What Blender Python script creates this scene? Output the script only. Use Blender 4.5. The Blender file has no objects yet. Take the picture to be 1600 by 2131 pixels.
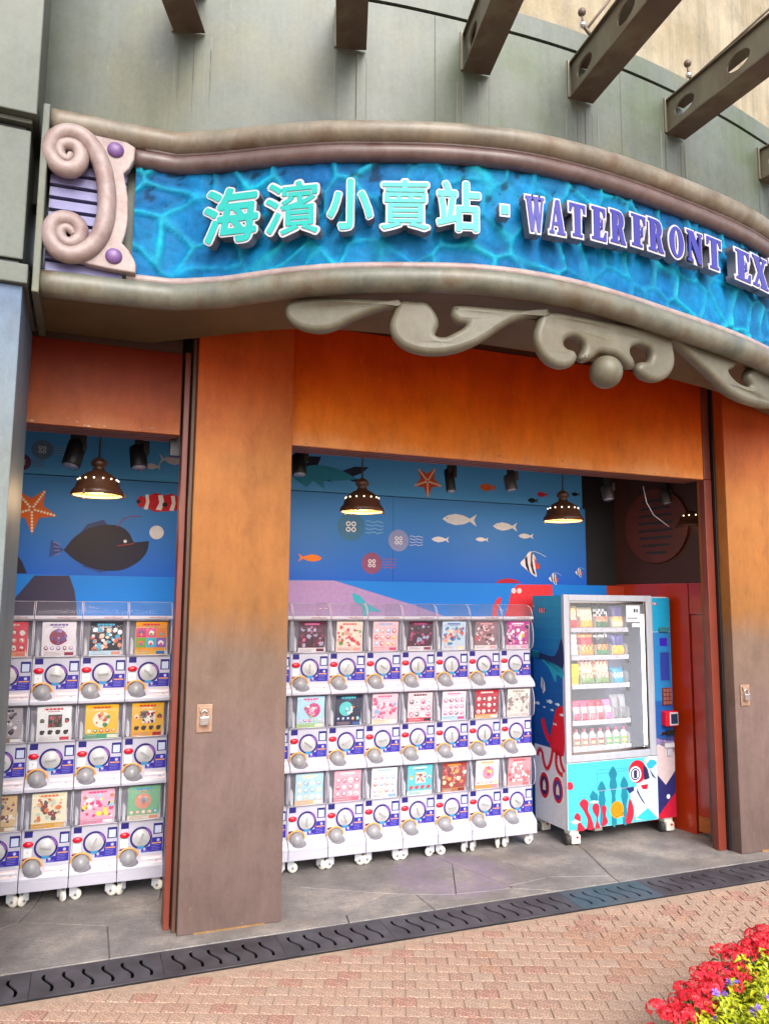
import bpy, bmesh, math, random
from mathutils import Vector, Matrix, noise
random.seed(7)
S = bpy.context.scene
COL = S.collection
R = math.radians

# ------------------------------------------------------------------ camera
CAM_H = 1.75
YAW, PITCH, ROLL, FPX = R(21.243), R(6.791), R(0.481), 1586.3
fw = Vector((math.sin(YAW)*math.cos(PITCH), math.cos(YAW)*math.cos(PITCH), math.sin(PITCH)))
rt0 = Vector((math.cos(YAW), -math.sin(YAW), 0)); up0 = rt0.cross(fw)
rt = rt0*math.cos(ROLL)+up0*math.sin(ROLL); up = up0*math.cos(ROLL)-rt0*math.sin(ROLL)
EYE = Vector((0, 0, CAM_H))
cd = bpy.data.cameras.new('camera'); cam = bpy.data.objects.new('camera', cd); COL.objects.link(cam)
cam.matrix_world = Matrix(((rt.x, up.x, -fw.x, 0), (rt.y, up.y, -fw.y, 0), (rt.z, up.z, -fw.z, CAM_H), (0, 0, 0, 1)))
cd.sensor_fit = 'HORIZONTAL'; cd.sensor_width = 36; cd.lens = 36*FPX/1600; cd.clip_start = .05; cd.clip_end = 600
S.camera = cam
# ------------------------------------------------------------------ sky, sun, exposure (bright overcast)
SUN_EL, SUN_AZ = R(42), R(182)      # azimuth clockwise from +Y: behind the viewer
w = bpy.data.worlds.new('World'); S.world = w; w.use_nodes = True
nt = w.node_tree; nt.nodes.clear()
sky = nt.nodes.new('ShaderNodeTexSky'); sky.sky_type = 'NISHITA'; sky.sun_disc = False
sky.sun_elevation = SUN_EL; sky.sun_rotation = SUN_AZ; sky.dust_density = 5; sky.air_density = 1.2
hs = nt.nodes.new('ShaderNodeHueSaturation'); hs.inputs['Saturation'].default_value = .4
bg = nt.nodes.new('ShaderNodeBackground'); bg.inputs['Strength'].default_value = .15
wo = nt.nodes.new('ShaderNodeOutputWorld')
nt.links.new(sky.outputs[0], hs.inputs['Color']); nt.links.new(hs.outputs[0], bg.inputs[0]); nt.links.new(bg.outputs[0], wo.inputs[0])
sl = bpy.data.lights.new('sun', 'SUN'); sl.energy = .6; sl.angle = R(40); sl.color = (1, .97, .93)
so = bpy.data.objects.new('sun', sl); COL.objects.link(so)
sd = Vector((math.sin(SUN_AZ)*math.cos(SUN_EL), math.cos(SUN_AZ)*math.cos(SUN_EL), math.sin(SUN_EL)))
so.rotation_euler = sd.to_track_quat('Z', 'Y').to_euler(); so.location = sd*30
S.view_settings.view_transform = 'Standard'; S.view_settings.look = 'None'
S.view_settings.gamma = 1; S.view_settings.use_curve_mapping = False
S.view_settings.exposure = 1.45

# ------------------------------------------------------------------ helpers
def ray(x, y): return fw+rt*((x-800)/FPX)-up*((y-1065.5)/FPX)
def on_z(x, y, z): r = ray(x, y); return EYE+r*((z-CAM_H)/r.z)
def on_y(x, y, Y): r = ray(x, y); return EYE+r*(Y/r.y)
def lin(c): return c/12.92 if c <= .04045 else ((c+.055)/1.055)**2.4
def H(h):
    h = h.lstrip('#'); return tuple(lin(int(h[i:i+2], 16)/255) for i in (0, 2, 4))
MATS = {}
def nodes(name):
    m = bpy.data.materials.new(name); m.use_nodes = True; t = m.node_tree
    b = t.nodes['Principled BSDF']; return m, t, b
def mul(c, k): return tuple(max(0, min(1, v*k)) for v in c)+(1,)
def add_noise(t, scale, stretch=(1, 1, 1), detail=4, rough=.6):
    tc = t.nodes.new('ShaderNodeTexCoord'); mp = t.nodes.new('ShaderNodeMapping'); mp.inputs['Scale'].default_value = stretch
    n = t.nodes.new('ShaderNodeTexNoise'); n.inputs['Scale'].default_value = scale; n.inputs['Detail'].default_value = detail; n.inputs['Roughness'].default_value = rough
    t.links.new(tc.outputs['Object'], mp.inputs[0]); t.links.new(mp.outputs[0], n.inputs['Vector']); return n
def ramp(t, src, stops, interp='LINEAR'):
    r = t.nodes.new('ShaderNodeValToRGB'); r.color_ramp.interpolation = interp; e = r.color_ramp.elements
    while len(e) < len(stops): e.new(.5)
    for k, (p, c) in enumerate(stops):
        e[k].position = p; e[k].color = tuple(c[:3])+(1,)
    t.links.new(src, r.inputs[0]); return r
def mixc(t, fac, a, b, mode='MIX'):
    m = t.nodes.new('ShaderNodeMix'); m.data_type = 'RGBA'; m.blend_type = mode
    for s, v in ((0, fac), (6, a), (7, b)):
        if hasattr(v, 'is_linked') or isinstance(v, bpy.types.NodeSocket): t.links.new(v, m.inputs[s])
        elif s == 0: m.inputs[0].default_value = v
        else: m.inputs[s].default_value = tuple(v[:3])+(1,)
    return m.outputs[2]
def add_bump(t, b, h, strength, dist=.01):
    bp = t.nodes.new('ShaderNodeBump'); bp.inputs['Strength'].default_value = strength; bp.inputs['Distance'].default_value = dist
    t.links.new(h, bp.inputs['Height']); t.links.new(bp.outputs[0], b.inputs['Normal'])
def pmat(name, c, rough=.55, metal=0, var=.12, scale=5, stretch=(1, 1, 1), bump=.0, bscale=60, c2=None, dirt=None, dscale=3, coat=0):
    if name in MATS: return MATS[name]
    if isinstance(c, str): c = H(c)
    if isinstance(c2, str): c2 = H(c2)
    m, t, b = nodes(name)
    n = add_noise(t, scale, stretch)
    r = ramp(t, n.outputs[0], [(.3, mul(c, 1-var)), (.7, c2 if c2 else mul(c, 1+var))])
    out = r.outputs[0]
    if dirt:
        d = add_noise(t, dscale, (1, 1, .35), 8, .7)
        rr = ramp(t, d.outputs[0], [(.5, (0, 0, 0)), (.72, (1, 1, 1))])
        out = mixc(t, rr.outputs[0], out, H(dirt))
    t.links.new(out, b.inputs['Base Color'])
    b.inputs['Roughness'].default_value = rough; b.inputs['Metallic'].default_value = metal
    if coat: b.inputs['Coat Weight'].default_value = coat
    if bump: add_bump(t, b, add_noise(t, bscale).outputs[0], bump)
    MATS[name] = m; return m
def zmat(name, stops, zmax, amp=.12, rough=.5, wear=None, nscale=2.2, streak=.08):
    """painted finish whose colour, with any shade put into it, changes with height (object origin at floor level)"""
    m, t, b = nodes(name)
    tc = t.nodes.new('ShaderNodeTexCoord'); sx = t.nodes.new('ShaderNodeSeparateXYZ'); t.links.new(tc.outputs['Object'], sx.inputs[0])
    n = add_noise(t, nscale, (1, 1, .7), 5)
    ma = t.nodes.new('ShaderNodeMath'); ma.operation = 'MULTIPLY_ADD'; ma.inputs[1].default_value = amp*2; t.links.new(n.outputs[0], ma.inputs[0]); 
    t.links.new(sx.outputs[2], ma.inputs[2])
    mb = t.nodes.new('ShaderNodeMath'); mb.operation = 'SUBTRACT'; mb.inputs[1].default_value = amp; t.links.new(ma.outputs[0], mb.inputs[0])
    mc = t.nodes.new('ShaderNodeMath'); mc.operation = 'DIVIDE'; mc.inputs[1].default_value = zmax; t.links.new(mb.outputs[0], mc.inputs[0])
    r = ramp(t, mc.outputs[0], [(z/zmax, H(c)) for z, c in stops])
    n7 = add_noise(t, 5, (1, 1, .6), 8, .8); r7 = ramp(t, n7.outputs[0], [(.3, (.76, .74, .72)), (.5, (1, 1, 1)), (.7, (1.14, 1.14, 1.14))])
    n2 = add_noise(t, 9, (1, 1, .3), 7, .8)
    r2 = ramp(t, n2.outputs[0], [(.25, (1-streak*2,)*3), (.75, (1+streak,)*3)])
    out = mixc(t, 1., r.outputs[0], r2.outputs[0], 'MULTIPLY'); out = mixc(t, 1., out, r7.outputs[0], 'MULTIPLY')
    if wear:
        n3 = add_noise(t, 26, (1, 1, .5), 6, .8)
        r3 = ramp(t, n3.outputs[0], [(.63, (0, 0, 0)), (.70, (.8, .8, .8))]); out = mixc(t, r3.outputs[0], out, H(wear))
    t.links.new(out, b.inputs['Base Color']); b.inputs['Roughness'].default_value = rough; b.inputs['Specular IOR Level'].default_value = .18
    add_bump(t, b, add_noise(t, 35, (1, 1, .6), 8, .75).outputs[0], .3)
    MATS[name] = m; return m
def emat(name, c, s):
    m, t, b = nodes(name); b.inputs['Base Color'].default_value = c+(1,); b.inputs['Emission Color'].default_value = c+(1,); b.inputs['Emission Strength'].default_value = s
    MATS[name] = m; return m
def glassmat(name, tint=(1, 1, 1), alpha=.15, rough=.05, ior=1.25):
    m, t, b = nodes(name); b.inputs['Base Color'].default_value = tint+(1,); b.inputs['Roughness'].default_value = rough
    b.inputs['Alpha'].default_value = alpha; b.inputs['IOR'].default_value = 1.5; MATS[name] = m; return m

class MB:
    """collects faces, with an optional colour for each face"""
    def __init__(s): s.v = []; s.f = []; s.c = []; s.sm = []
    def add(s, vs, fs, col=None, smooth=False):
        o = len(s.v); s.v += [tuple(v) for v in vs]
        for f in fs: s.f.append(tuple(i+o for i in f)); s.c.append(col); s.sm.append(smooth)
        return s
    def box(s, x0, x1, y0, y1, z0, z1, col=None):
        vs = [(x, y, z) for z in (z0, z1) for y in (y0, y1) for x in (x0, x1)]
        return s.add(vs, [(0, 2, 3, 1), (4, 5, 7, 6), (0, 1, 5, 4), (2, 6, 7, 3), (0, 4, 6, 2), (1, 3, 7, 5)], col)
    def bbox(s, x0, x1, y0, y1, z0, z1, b=.005, col=None):
        """box with chamfered edges"""
        bm = bmesh.new(); bmesh.ops.create_cube(bm, size=1)
        for v in bm.verts: v.co = Vector(((x0+x1)/2+v.co.x*(x1-x0), (y0+y1)/2+v.co.y*(y1-y0), (z0+z1)/2+v.co.z*(z1-z0)))
        bmesh.ops.bevel(bm, geom=bm.edges[:], offset=b, segments=2, profile=.6, affect='EDGES')
        bm.verts.index_update(); s.add([v.co for v in bm.verts], [[v.index for v in f.verts] for f in bm.faces], col); bm.free(); return s
    def prism(s, pts, d, col=None):
        """polygon (list of Vectors) pushed along d"""
        n = len(pts); d = Vector(d); vs = [Vector(p) for p in pts]+[Vector(p)+d for p in pts]
        return s.add(vs, [tuple(range(n))[::-1], tuple(range(n, 2*n))]+[(i, (i+1) % n, n+(i+1) % n, n+i) for i in range(n)], col)
    def tube(s, path, rad, n=10, col=None, caps=True, closed=False):
        path = [Vector(p) for p in path]; m = len(path); rr = rad if isinstance(rad, (list, tuple)) else [rad]*m
        vs = []; up_ = None
        for i, p in enumerate(path):
            a = path[(i-1) % m] if (i > 0 or closed) else p; b = path[(i+1) % m] if (i < m-1 or closed) else p
            t = (b-a).normalized()
            if up_ is None:
                up_ = Vector((0, 0, 1)) if abs(t.z) < .9 else Vector((1, 0, 0))
            u = (up_-t*up_.dot(t)).normalized(); up_ = u; q = t.cross(u)
            vs += [p+(u*math.cos(k*2*math.pi/n)+q*math.sin(k*2*math.pi/n))*rr[i] for k in range(n)]
        fs = [(i*n+k, i*n+(k+1) % n, ((i+1) % m)*n+(k+1) % n, ((i+1) % m)*n+k) for i in range(m if closed else m-1) for k in range(n)]
        if caps and not closed: fs += [tuple(range(n))[::-1], tuple(range((m-1)*n, m*n))]
        return s.add(vs, fs, col, True)
    def lathe(s, prof, c=(0, 0, 0), n=20, axis='z', col=None, a0=0, a1=2*math.pi):
        full = abs(a1-a0-2*math.pi) < 1e-6; m = len(prof); vs = []; cnt = n if full else n+1
        for k in range(cnt):
            a = a0+(a1-a0)*k/n
            for r, h in prof:
                x, y = r*math.cos(a), r*math.sin(a)
                vs.append({'z': (c[0]+x, c[1]+y, c[2]+h), 'y': (c[0]+x, c[1]+h, c[2]+y), 'x': (c[0]+h, c[1]+x, c[2]+y)}[axis])
        fs = []
        for k in range(n):
            k2 = (k+1) % cnt
            fs += [(k*m+i, k2*m+i, k2*m+i+1, k*m+i+1) for i in range(m-1)]
        return s.add(vs, fs, col, True)
    def sphere(s, c, r, n=14, m=8, col=None, sq=(1, 1, 1)):
        vs = [(c[0], c[1], c[2]+r*sq[2])]; 
        for i in range(1, m):
            p = math.pi*i/m
            vs += [(c[0]+r*sq[0]*math.sin(p)*math.cos(2*math.pi*k/n), c[1]+r*sq[1]*math.sin(p)*math.sin(2*math.pi*k/n), c[2]+r*sq[2]*math.cos(p)) for k in range(n)]
        vs.append((c[0], c[1], c[2]-r*sq[2])); L = len(vs)-1
        fs = [(0, 1+k, 1+(k+1) % n) for k in range(n)]+[(L, L-n+(k+1) % n, L-n+k) for k in range(n)]
        for i in range(m-2): fs += [(1+i*n+k, 1+(i+1)*n+k, 1+(i+1)*n+(k+1) % n, 1+i*n+(k+1) % n) for k in range(n)]
        return s.add(vs, fs, col, True)
    def mesh(s, name):
        me = bpy.data.meshes.new(name); me.from_pydata(s.v, [], s.f)
        if any(c is not None for c in s.c):
            at = me.color_attributes.new('Col', 'FLOAT_COLOR', 'CORNER'); buf = []
            for p, c in zip(s.f, s.c): buf += (tuple(c[:3]) + (1.,) if c else (.8, .8, .8, 1.))*len(p)
            at.data.foreach_set('color', buf)
        me.polygons.foreach_set('use_smooth', s.sm); me.update(); return me
    def build(s, name, m, parent=None, flip=False):
        me = s.mesh(name); me.materials.append(m); return link(name, me, parent)
def fixn(o):
    bm = bmesh.new(); bm.from_mesh(o.data); bmesh.ops.recalc_face_normals(bm, faces=bm.faces[:]); bm.to_mesh(o.data); bm.free(); return o
def wloc(p):
    v = Vector((0, 0, 0))
    while p: v += p.location; p = p.parent
    return v
def link(name, me, parent=None):
    o = bpy.data.objects.new(name, me); COL.objects.link(o)
    if parent:
        o.parent = parent; off = wloc(parent)
        if off.length > 0: me.transform(Matrix.Translation(-off))
    return o
def tag(o, label=None, cat=None, group=None, kind=None):
    for k, v in (('label', label), ('category', cat), ('group', group), ('kind', kind)):
        if v: o[k] = v
    return o
def thing(name, label, cat, loc=(0, 0, 0), group=None):
    o = bpy.data.objects.new(name, None); COL.objects.link(o); o.location = loc; o.empty_display_size = .1
    return tag(o, label, cat, group)
def kids(o): return [c for c in o.children]
def copy_tree(o, parent=None):
    c = o.copy(); COL.objects.link(c); c.parent = parent
    for ch in list(o.children): copy_tree(ch, c)
    return c
def curve_mesh(splines, extrude=0, offset=0, bevel=0, bres=1):
    cu = bpy.data.curves.new('c', 'CURVE'); cu.dimensions = '2D'; cu.fill_mode = 'BOTH'; cu.extrude = extrude; cu.offset = offset; cu.bevel_depth = bevel; cu.bevel_resolution = bres
    for pts in splines:
        sp = cu.splines.new('POLY'); sp.points.add(len(pts)-1); sp.use_cyclic_u = True
        for k, p in enumerate(pts): sp.points[k].co = (p[0], p[1], 0, 1)
    return eval_curve(cu)
def text_mesh(txt, size, extrude=0, offset=0, align='CENTER'):
    cu = bpy.data.curves.new('t', 'FONT'); cu.body = txt; cu.size = size; cu.extrude = extrude; cu.offset = offset; cu.align_x = align; cu.resolution_u = 3
    return eval_curve(cu)
def bold_text(txt, extrude, r):
    base = text_mesh(txt, 1, extrude, 0); out = bpy.data.meshes.new('g'); bm = bmesh.new(); n = 12 if r > .03 else 8
    for k in range(n+1):
        c = base.copy(); a = 2*math.pi*k/n; q = 0 if k == n else r
        c.transform(Matrix.Translation((q*math.cos(a), q*math.sin(a), k*.00006))); bm.from_mesh(c); bpy.data.meshes.remove(c)
    bm.to_mesh(out); bm.free(); return out
def eval_curve(cu):
    o = bpy.data.objects.new('tmp', cu); COL.objects.link(o); dg = bpy.context.evaluated_depsgraph_get()
    me = bpy.data.meshes.new_from_object(o.evaluated_get(dg)); bpy.data.objects.remove(o); bpy.data.curves.remove(cu); me.materials.clear(); return me
def mesh_obj(name, me, m, parent=None, mtx=None):
    if mtx is not None: me.transform(mtx)
    me.materials.clear(); me.materials.append(m); return link(name, me, parent)
def arc(cx, cy, rx, ry=None, n=20, a0=0, a1=2*math.pi):
    ry = ry or rx; full = abs(a1-a0) > 6.28
    return [(cx+rx*math.cos(a0+(a1-a0)*k/(n if full else n-1)), cy+ry*math.sin(a0+(a1-a0)*k/(n if full else n-1))) for k in range(n)]
def smooth_poly(pts, sub=4, closed=True):
    out = []; n = len(pts)
    for i in range(n if closed else n-1):
        if closed: p0, p1, p2, p3 = pts[i-1], pts[i], pts[(i+1) % n], pts[(i+2) % n]
        else: p0, p1, p2, p3 = pts[max(i-1, 0)], pts[i], pts[i+1], pts[min(i+2, n-1)]
        for k in range(sub):
            t = k/sub
            out.append(tuple(.5*(2*b+(c-a)*t+(2*a-5*b+4*c-d)*t*t+(3*b-a-3*c+d)*t**3) for a, b, c, d in zip(p0, p1, p2, p3)))
    if not closed: out.append(tuple(pts[-1]))
    return out
# flat print: faces coloured one by one, one shared material
PRINT, t_, b_ = nodes('print'); at_ = t_.nodes.new('ShaderNodeVertexColor'); at_.layer_name = 'Col'
nz_ = add_noise(t_, 30); rz_ = ramp(t_, nz_.outputs[0], [(.3, (.74, .74, .74)), (.7, (.86, .86, .86))])
t_.links.new(mixc(t_, 1., at_.outputs[0], rz_.outputs[0], 'MULTIPLY'), b_.inputs['Base Color']); b_.inputs['Roughness'].default_value = .5; b_.inputs['Specular IOR Level'].default_value = .25
class Flat:
    """draws coloured polygons on a plane: origin, u, v axes, n outward"""
    def __init__(s, o, u, v, n, step=.0008): s.o, s.u, s.v, s.n = Vector(o), Vector(u), Vector(v), Vector(n); s.step = step; s.k = 1; s.mb = MB()
    def pt(s, p, k): return s.o+s.u*p[0]+s.v*p[1]+s.n*(k*s.step)
    def poly(s, pts, col, k=None):
        if isinstance(col, str): col = H(col)
        k = s.k if k is None else k
        a = sum(pts[i][0]*pts[(i+1) % len(pts)][1]-pts[(i+1) % len(pts)][0]*pts[i][1] for i in range(len(pts)))
        if (a < 0) == (s.u.cross(s.v).dot(s.n) > 0): pts = list(pts)[::-1]
        s.mb.add([s.pt(p, k) for p in pts], [tuple(range(len(pts)))], col); return s
    def rect(s, x0, y0, x1, y1, col, k=None): return s.poly([(x0, y0), (x1, y0), (x1, y1), (x0, y1)], col, k)
    def disc(s, x, y, r, col, k=None, n=18, ry=None): return s.poly(arc(x, y, r, ry, n), col, k)
    def ring(s, x, y, r0, r1, col, k=None, n=20, a0=0, a1=2*math.pi):
        if isinstance(col, str): col = H(col)
        for i in range(n):
            a, b = a0+(a1-a0)*i/n, a0+(a1-a0)*(i+1)/n
            s.poly([(x+r*math.cos(q), y+r*math.sin(q)) for r, q in ((r0, a), (r1, a), (r1, b), (r0, b))], col, k)
        return s
    def line(s, pts, wd, col, k=None):
        for a, b in zip(pts, pts[1:]):
            d = Vector((b[0]-a[0], b[1]-a[1])); 
            if d.length < 1e-9: continue
            d.normalize(); q = (-d.y*wd/2, d.x*wd/2)
            s.poly([(a[0]+q[0], a[1]+q[1]), (b[0]+q[0], b[1]+q[1]), (b[0]-q[0], b[1]-q[1]), (a[0]-q[0], a[1]-q[1])], col, k)
        return s
    def up(s): s.k += 1; return s
    def build(s, name, parent=None): return s.mb.build(name, PRINT, parent)

# ------------------------------------------------------------------ materials
M_tan = zmat('pillar_paint_with_shade', [(0, '#5c4c48'), (.9, '#6a5854'), (1.45, '#6c584c'), (1.72, '#84582f'), (2.1, '#945f30'), (2.55, '#a06634'), (2.85, '#ac5c2a'), (3.1, '#b04a18'), (3.6, '#98360a')], 3.7, amp=.2, wear='#8a7468', nscale=2.6, streak=.12)  # top stops: darker paint, plus shade near the soffit put into the colour
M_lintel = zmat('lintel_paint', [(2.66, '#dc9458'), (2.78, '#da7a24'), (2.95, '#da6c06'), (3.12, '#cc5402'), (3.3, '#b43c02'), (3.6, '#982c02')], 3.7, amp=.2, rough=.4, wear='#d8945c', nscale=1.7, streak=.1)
M_lintelL = zmat('left_lintel_paint_with_shade', [(2.66, '#a06038'), (2.78, '#8e420e'), (2.92, '#803206'), (3.05, '#702204'), (3.3, '#641804')], 3.7, amp=.2, rough=.4, wear='#c07a4a', nscale=1.9, streak=.1)  # left box: redder paint, darkened further in place of missing shade
M_red = pmat('frame_red_paint', '#68291a', .42, var=.15, dirt='#7a3c28', bump=.06)
M_dkbrown = pmat('return_brown_paint', '#4c3226', .5, var=.15)
M_green = None
def weathered(name, c1, c2, c3, streak, rough=.5, s1=1.6, spots='#8d8b78', bump=.06):
    m, t, b = nodes(name)
    n = add_noise(t, s1, (1, 1, 1), 3); r = ramp(t, n.outputs[0], [(.32, H(c1)), (.5, H(c2)), (.68, H(c3))])
    n2 = add_noise(t, 9, (1, 1, .06), 6, .75); r2 = ramp(t, n2.outputs[0], [(.3, (1-streak,)*3), (.55, (1, 1, 1)), (.8, (1+streak*.6,)*3)])
    o = mixc(t, 1., r.outputs[0], r2.outputs[0], 'MULTIPLY')
    n5 = add_noise(t, 3.3, (1, 1, .8), 8, .75); r5 = ramp(t, n5.outputs[0], [(.34, (.78, .78, .76)), (.5, (1, 1, 1)), (.68, (1.14, 1.12, 1.08))]); o = mixc(t, 1., o, r5.outputs[0], 'MULTIPLY')
    n6 = add_noise(t, 40, (1, 1, .8), 8, .85); r6 = ramp(t, n6.outputs[0], [(.3, (.8, .8, .8)), (.6, (1.08, 1.08, 1.08))]); o = mixc(t, 1., o, r6.outputs[0], 'MULTIPLY')
    n3 = add_noise(t, 14, (1, 1, .4), 8, .8); r3 = ramp(t, n3.outputs[0], [(.62, (0, 0, 0)), (.8, (.7, .7, .7))]); o = mixc(t, r3.outputs[0], o, H(spots))
    t.links.new(o, b.inputs['Base Color']); b.inputs['Roughness'].default_value = rough; add_bump(t, b, n3.outputs[0], bump, .004)
    MATS[name] = m; return m
M_green = weathered('grey_green_metal', '#4a5540', '#545b55', '#5c5f4c', .18, s1=1.3)
M_green2 = weathered('grey_green_block', '#4c544a', '#535a54', '#565c52', .08, spots='#4a4c44')
M_cream = weathered('stained_cream_wall', '#82775e', '#8c826e', '#948b78', .26, .8, spots='#84704e')
M_tube = weathered('weathered_tube', '#6a6254', '#7a7264', '#665444', .25, .42, 4, '#968e82')
M_tube2 = weathered('weathered_tube_low', '#545850', '#6a6a5e', '#5c4e3c', .3, .42, 4, '#8a887c')
M_soffit = pmat('soffit_brown', '#54482f', .6, var=.14, scale=2, dirt='#44371f')
M_pink = weathered('pink_moulding', '#584442', '#645250', '#523c38', .2, .38, 5, '#7c7274')
M_pinkpale = weathered('pale_pink_plaster', '#8a7876', '#968684', '#846c6a', .14, .45, 6, '#6c504c')
M_orn = weathered('cream_scroll', '#545040', '#5e5a4c', '#565040', .12, .5, 4, '#463e2a')
M_purple = pmat('purple_ball', '#6a4a80', .35, var=.2, scale=20)
M_slat = pmat('lilac_slat', '#7472a0', .5, var=.15, scale=8, dirt='#9490b0')
M_black = pmat('black_metal', '#17161a', .45, var=.2)
M_steel = pmat('brown_steel', '#5a4a40', .5, .2, var=.2, scale=3, dirt='#6b6a58', bump=.05)
M_steelg = pmat('olive_steel', '#6f6a58', .5, .2, var=.18, scale=3, dirt='#57493c', bump=.05)
M_white = pmat('white_plastic', '#a8a6b4', .35, var=.03, scale=3)
M_whitep = pmat('white_paint', '#b4b5bc', .4, var=.04, scale=3, dirt='#c0bcb8')
M_alu = pmat('brushed_aluminium', '#acb0bc', .35, .25, var=.08, scale=20, stretch=(1, 1, .1))
M_chrome = pmat('chrome', '#c8c8cc', .2, 1, var=.05)
M_redpl = pmat('red_plastic', '#c01028', .25, var=.08)
M_dial = pmat('ivory_plastic', '#aeaeb0', .35, var=.03)
M_orange = pmat('orange_plastic', '#d79a4c', .4, var=.08)
M_caster = pmat('caster_plastic', '#cfcac0', .45, var=.08)
M_rubber = pmat('grey_rubber', '#77726c', .7, var=.1)
M_acryl = glassmat('clear_acrylic', (.35, .35, .42), .10, .05)
M_dome = glassmat('grey_dome', (.3, .3, .32), .68, .06)
M_glass = glassmat('door_glass', (.9, .95, 1), .07, .02)
M_inside = pmat('grey_interior', '#bcb8c8', .5, var=.1, scale=10)
M_lampiron = pmat('lamp_iron', '#4a2c1c', .4, .2, var=.3, scale=8)
M_glow = emat('lamp_glow', (1, .58, .24), .9)
M_dot = emat('lamp_hole_glow', (1, .85, .6), 1.2)
M_gunmetal = pmat('spot_grey', '#4c484a', .4, .4)
M_grate = weathered('cast_iron_grate', '#2c2a30', '#36343a', '#403e46', .1, .5, 6, '#5a565c', .1)
M_grateb = weathered('blue_cast_iron_grate', '#2a3842', '#354654', '#3a3a44', .1, .5, 4, '#5a565c', .1)
M_ribs = pmat('shutter_ribs', '#6e4034', .5, var=.1)
M_grayfl = None

# concrete slabs, with the faded purple painted circle on the floor
def concrete():
    m, t, b = nodes('stamped_concrete')
    n = add_noise(t, 2.4, (1, 1, 1), 6, .65); r = ramp(t, n.outputs[0], [(.3, H('#5c5858')), (.5, H('#757170')), (.7, H('#9a928c'))])
    n2 = add_noise(t, 18, (1, 2.2, 1), 8, .75); r2 = ramp(t, n2.outputs[0], [(.3, (.72, .72, .72)), (.65, (1.12, 1.12, 1.12))]); o = mixc(t, 1., r.outputs[0], r2.outputs[0], 'MULTIPLY')
    n4 = add_noise(t, 1.3, (.7, 1, 1), 6, .7); r4 = ramp(t, n4.outputs[0], [(.55, (0, 0, 0)), (.75, (.6, .6, .6))]); o = mixc(t, r4.outputs[0], o, H('#665648')); n8 = add_noise(t, 70, (1, 1, 1), 6, .8); r8 = ramp(t, n8.outputs[0], [(.34, (.7, .7, .7)), (.62, (1.16, 1.14, 1.12))]); o = mixc(t, 1., o, r8.outputs[0], 'MULTIPLY')
    tc = t.nodes.new('ShaderNodeTexCoord'); mp = t.nodes.new('ShaderNodeMapping'); mp.inputs['Location'].default_value = (-2.30, -4.68, 0)
    t.links.new(tc.outputs['Object'], mp.inputs[0]); ln = t.nodes.new('ShaderNodeVectorMath'); ln.operation = 'LENGTH'; t.links.new(mp.outputs[0], ln.inputs[0])
    rc = ramp(t, ln.outputs['Value'], [(.10, (.25, .25, .25)), (.20, (.75, .75, .75)), (.36, (.55, .55, .55)), (.43, (0, 0, 0))])
    n3 = add_noise(t, 12, (1, 1, 1), 6, .8); r3 = ramp(t, n3.outputs[0], [(.35, (0, 0, 0)), (.6, (1, 1, 1))])
    f = mixc(t, 1., rc.outputs[0], r3.outputs[0], 'MULTIPLY'); o = mixc(t, f, o, H('#74627e'))
    t.links.new(o, b.inputs['Base Color']); b.inputs['Roughness'].default_value = .6; add_bump(t, b, n2.outputs[0], .35, .006); return m
M_conc = concrete()
def brickmat(name, c):
    m, t, b = nodes(name); oi = t.nodes.new('ShaderNodeObjectInfo')
    n = add_noise(t, 90, (1, 1, 1), 6, .85); r = ramp(t, n.outputs[0], [(.36, mul(H(c), .55)), (.5, mul(H(c), 1.)), (.6, H('#b4a290'))])
    n2 = add_noise(t, 3); r2 = ramp(t, n2.outputs[0], [(.3, (.82, .82, .82)), (.7, (1.1, 1.1, 1.1))])
    t.links.new(mixc(t, 1., r.outputs[0], r2.outputs[0], 'MULTIPLY'), b.inputs['Base Color']); b.inputs['Roughness'].default_value = .8; add_bump(t, b, n.outputs[0], .4, .004); return m
M_bricks = [brickmat('brick_%d' % k, c) for k, c in enumerate(('#927464', '#927464', '#8a685a', '#8a5e52', '#907668', '#8e6652'))]
M_mortar = pmat('sandy_joint', '#8e7a6a', .9, var=.2, scale=30, bump=.3)

# ================================================================== THE SETTING
g = MB(); g.add([(-150, -150, -.25), (150, -150, -.25), (150, 150, -.25), (-150, 150, -.25)], [(0, 1, 2, 3)]); o = g.build('ground', M_mortar); tag(o, kind='structure')
# brick pavement: courses run across the viewer's line of sight
bp = MB(); bp.add([(-60, -60, -.006), (60, -60, -.006), (60, 3.90, -.006), (-60, 3.90, -.006)], [(0, 1, 2, 3)]); pav = bp.build('brick_pavement', M_mortar); tag(pav, kind='structure')
BL, BW, BA = .105, .079, R(-22)
bu, bv = Vector((math.cos(BA), math.sin(BA), 0)), Vector((-math.sin(BA), math.cos(BA), 0))
def pix(p):
    d = Vector(p)-EYE; k = d.dot(fw)
    return (800+FPX*d.dot(rt)/k, 1065.5-FPX*d.dot(up)/k) if k > .1 else (-9999, -9999)
proto = []
for k in range(6):
    m = MB(); m.bbox(-BL/2+.0018, BL/2-.0018, -BW/2+.0018, BW/2-.0018, -.02, .0, .0025); me = m.mesh('brick'); me.materials.append(M_bricks[k]); proto.append(me)
cells = []
for j in range(-90, 60):
    for i in range(-70, 70):
        p = Vector((0, 3.2, 0))+bu*((i+(.5 if j % 2 else 0)+.07*math.sin(j*3.1))*BL)+bv*(j*BW)
        if p.x < -4 or p.x > 8 or p.y < -1.5: continue
        if p.y > 3.89-.055: continue
        x, y = pix(p); vis = -40 < x < 1640 and y < 2160
        cells.append((0 if vis else 1, -1/((p-EYE).length) if vis else (p-EYE).length, p, x, y))
cells.sort(key=lambda c: (c[0], c[1]))
rest = MB(); nb = 0
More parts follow.
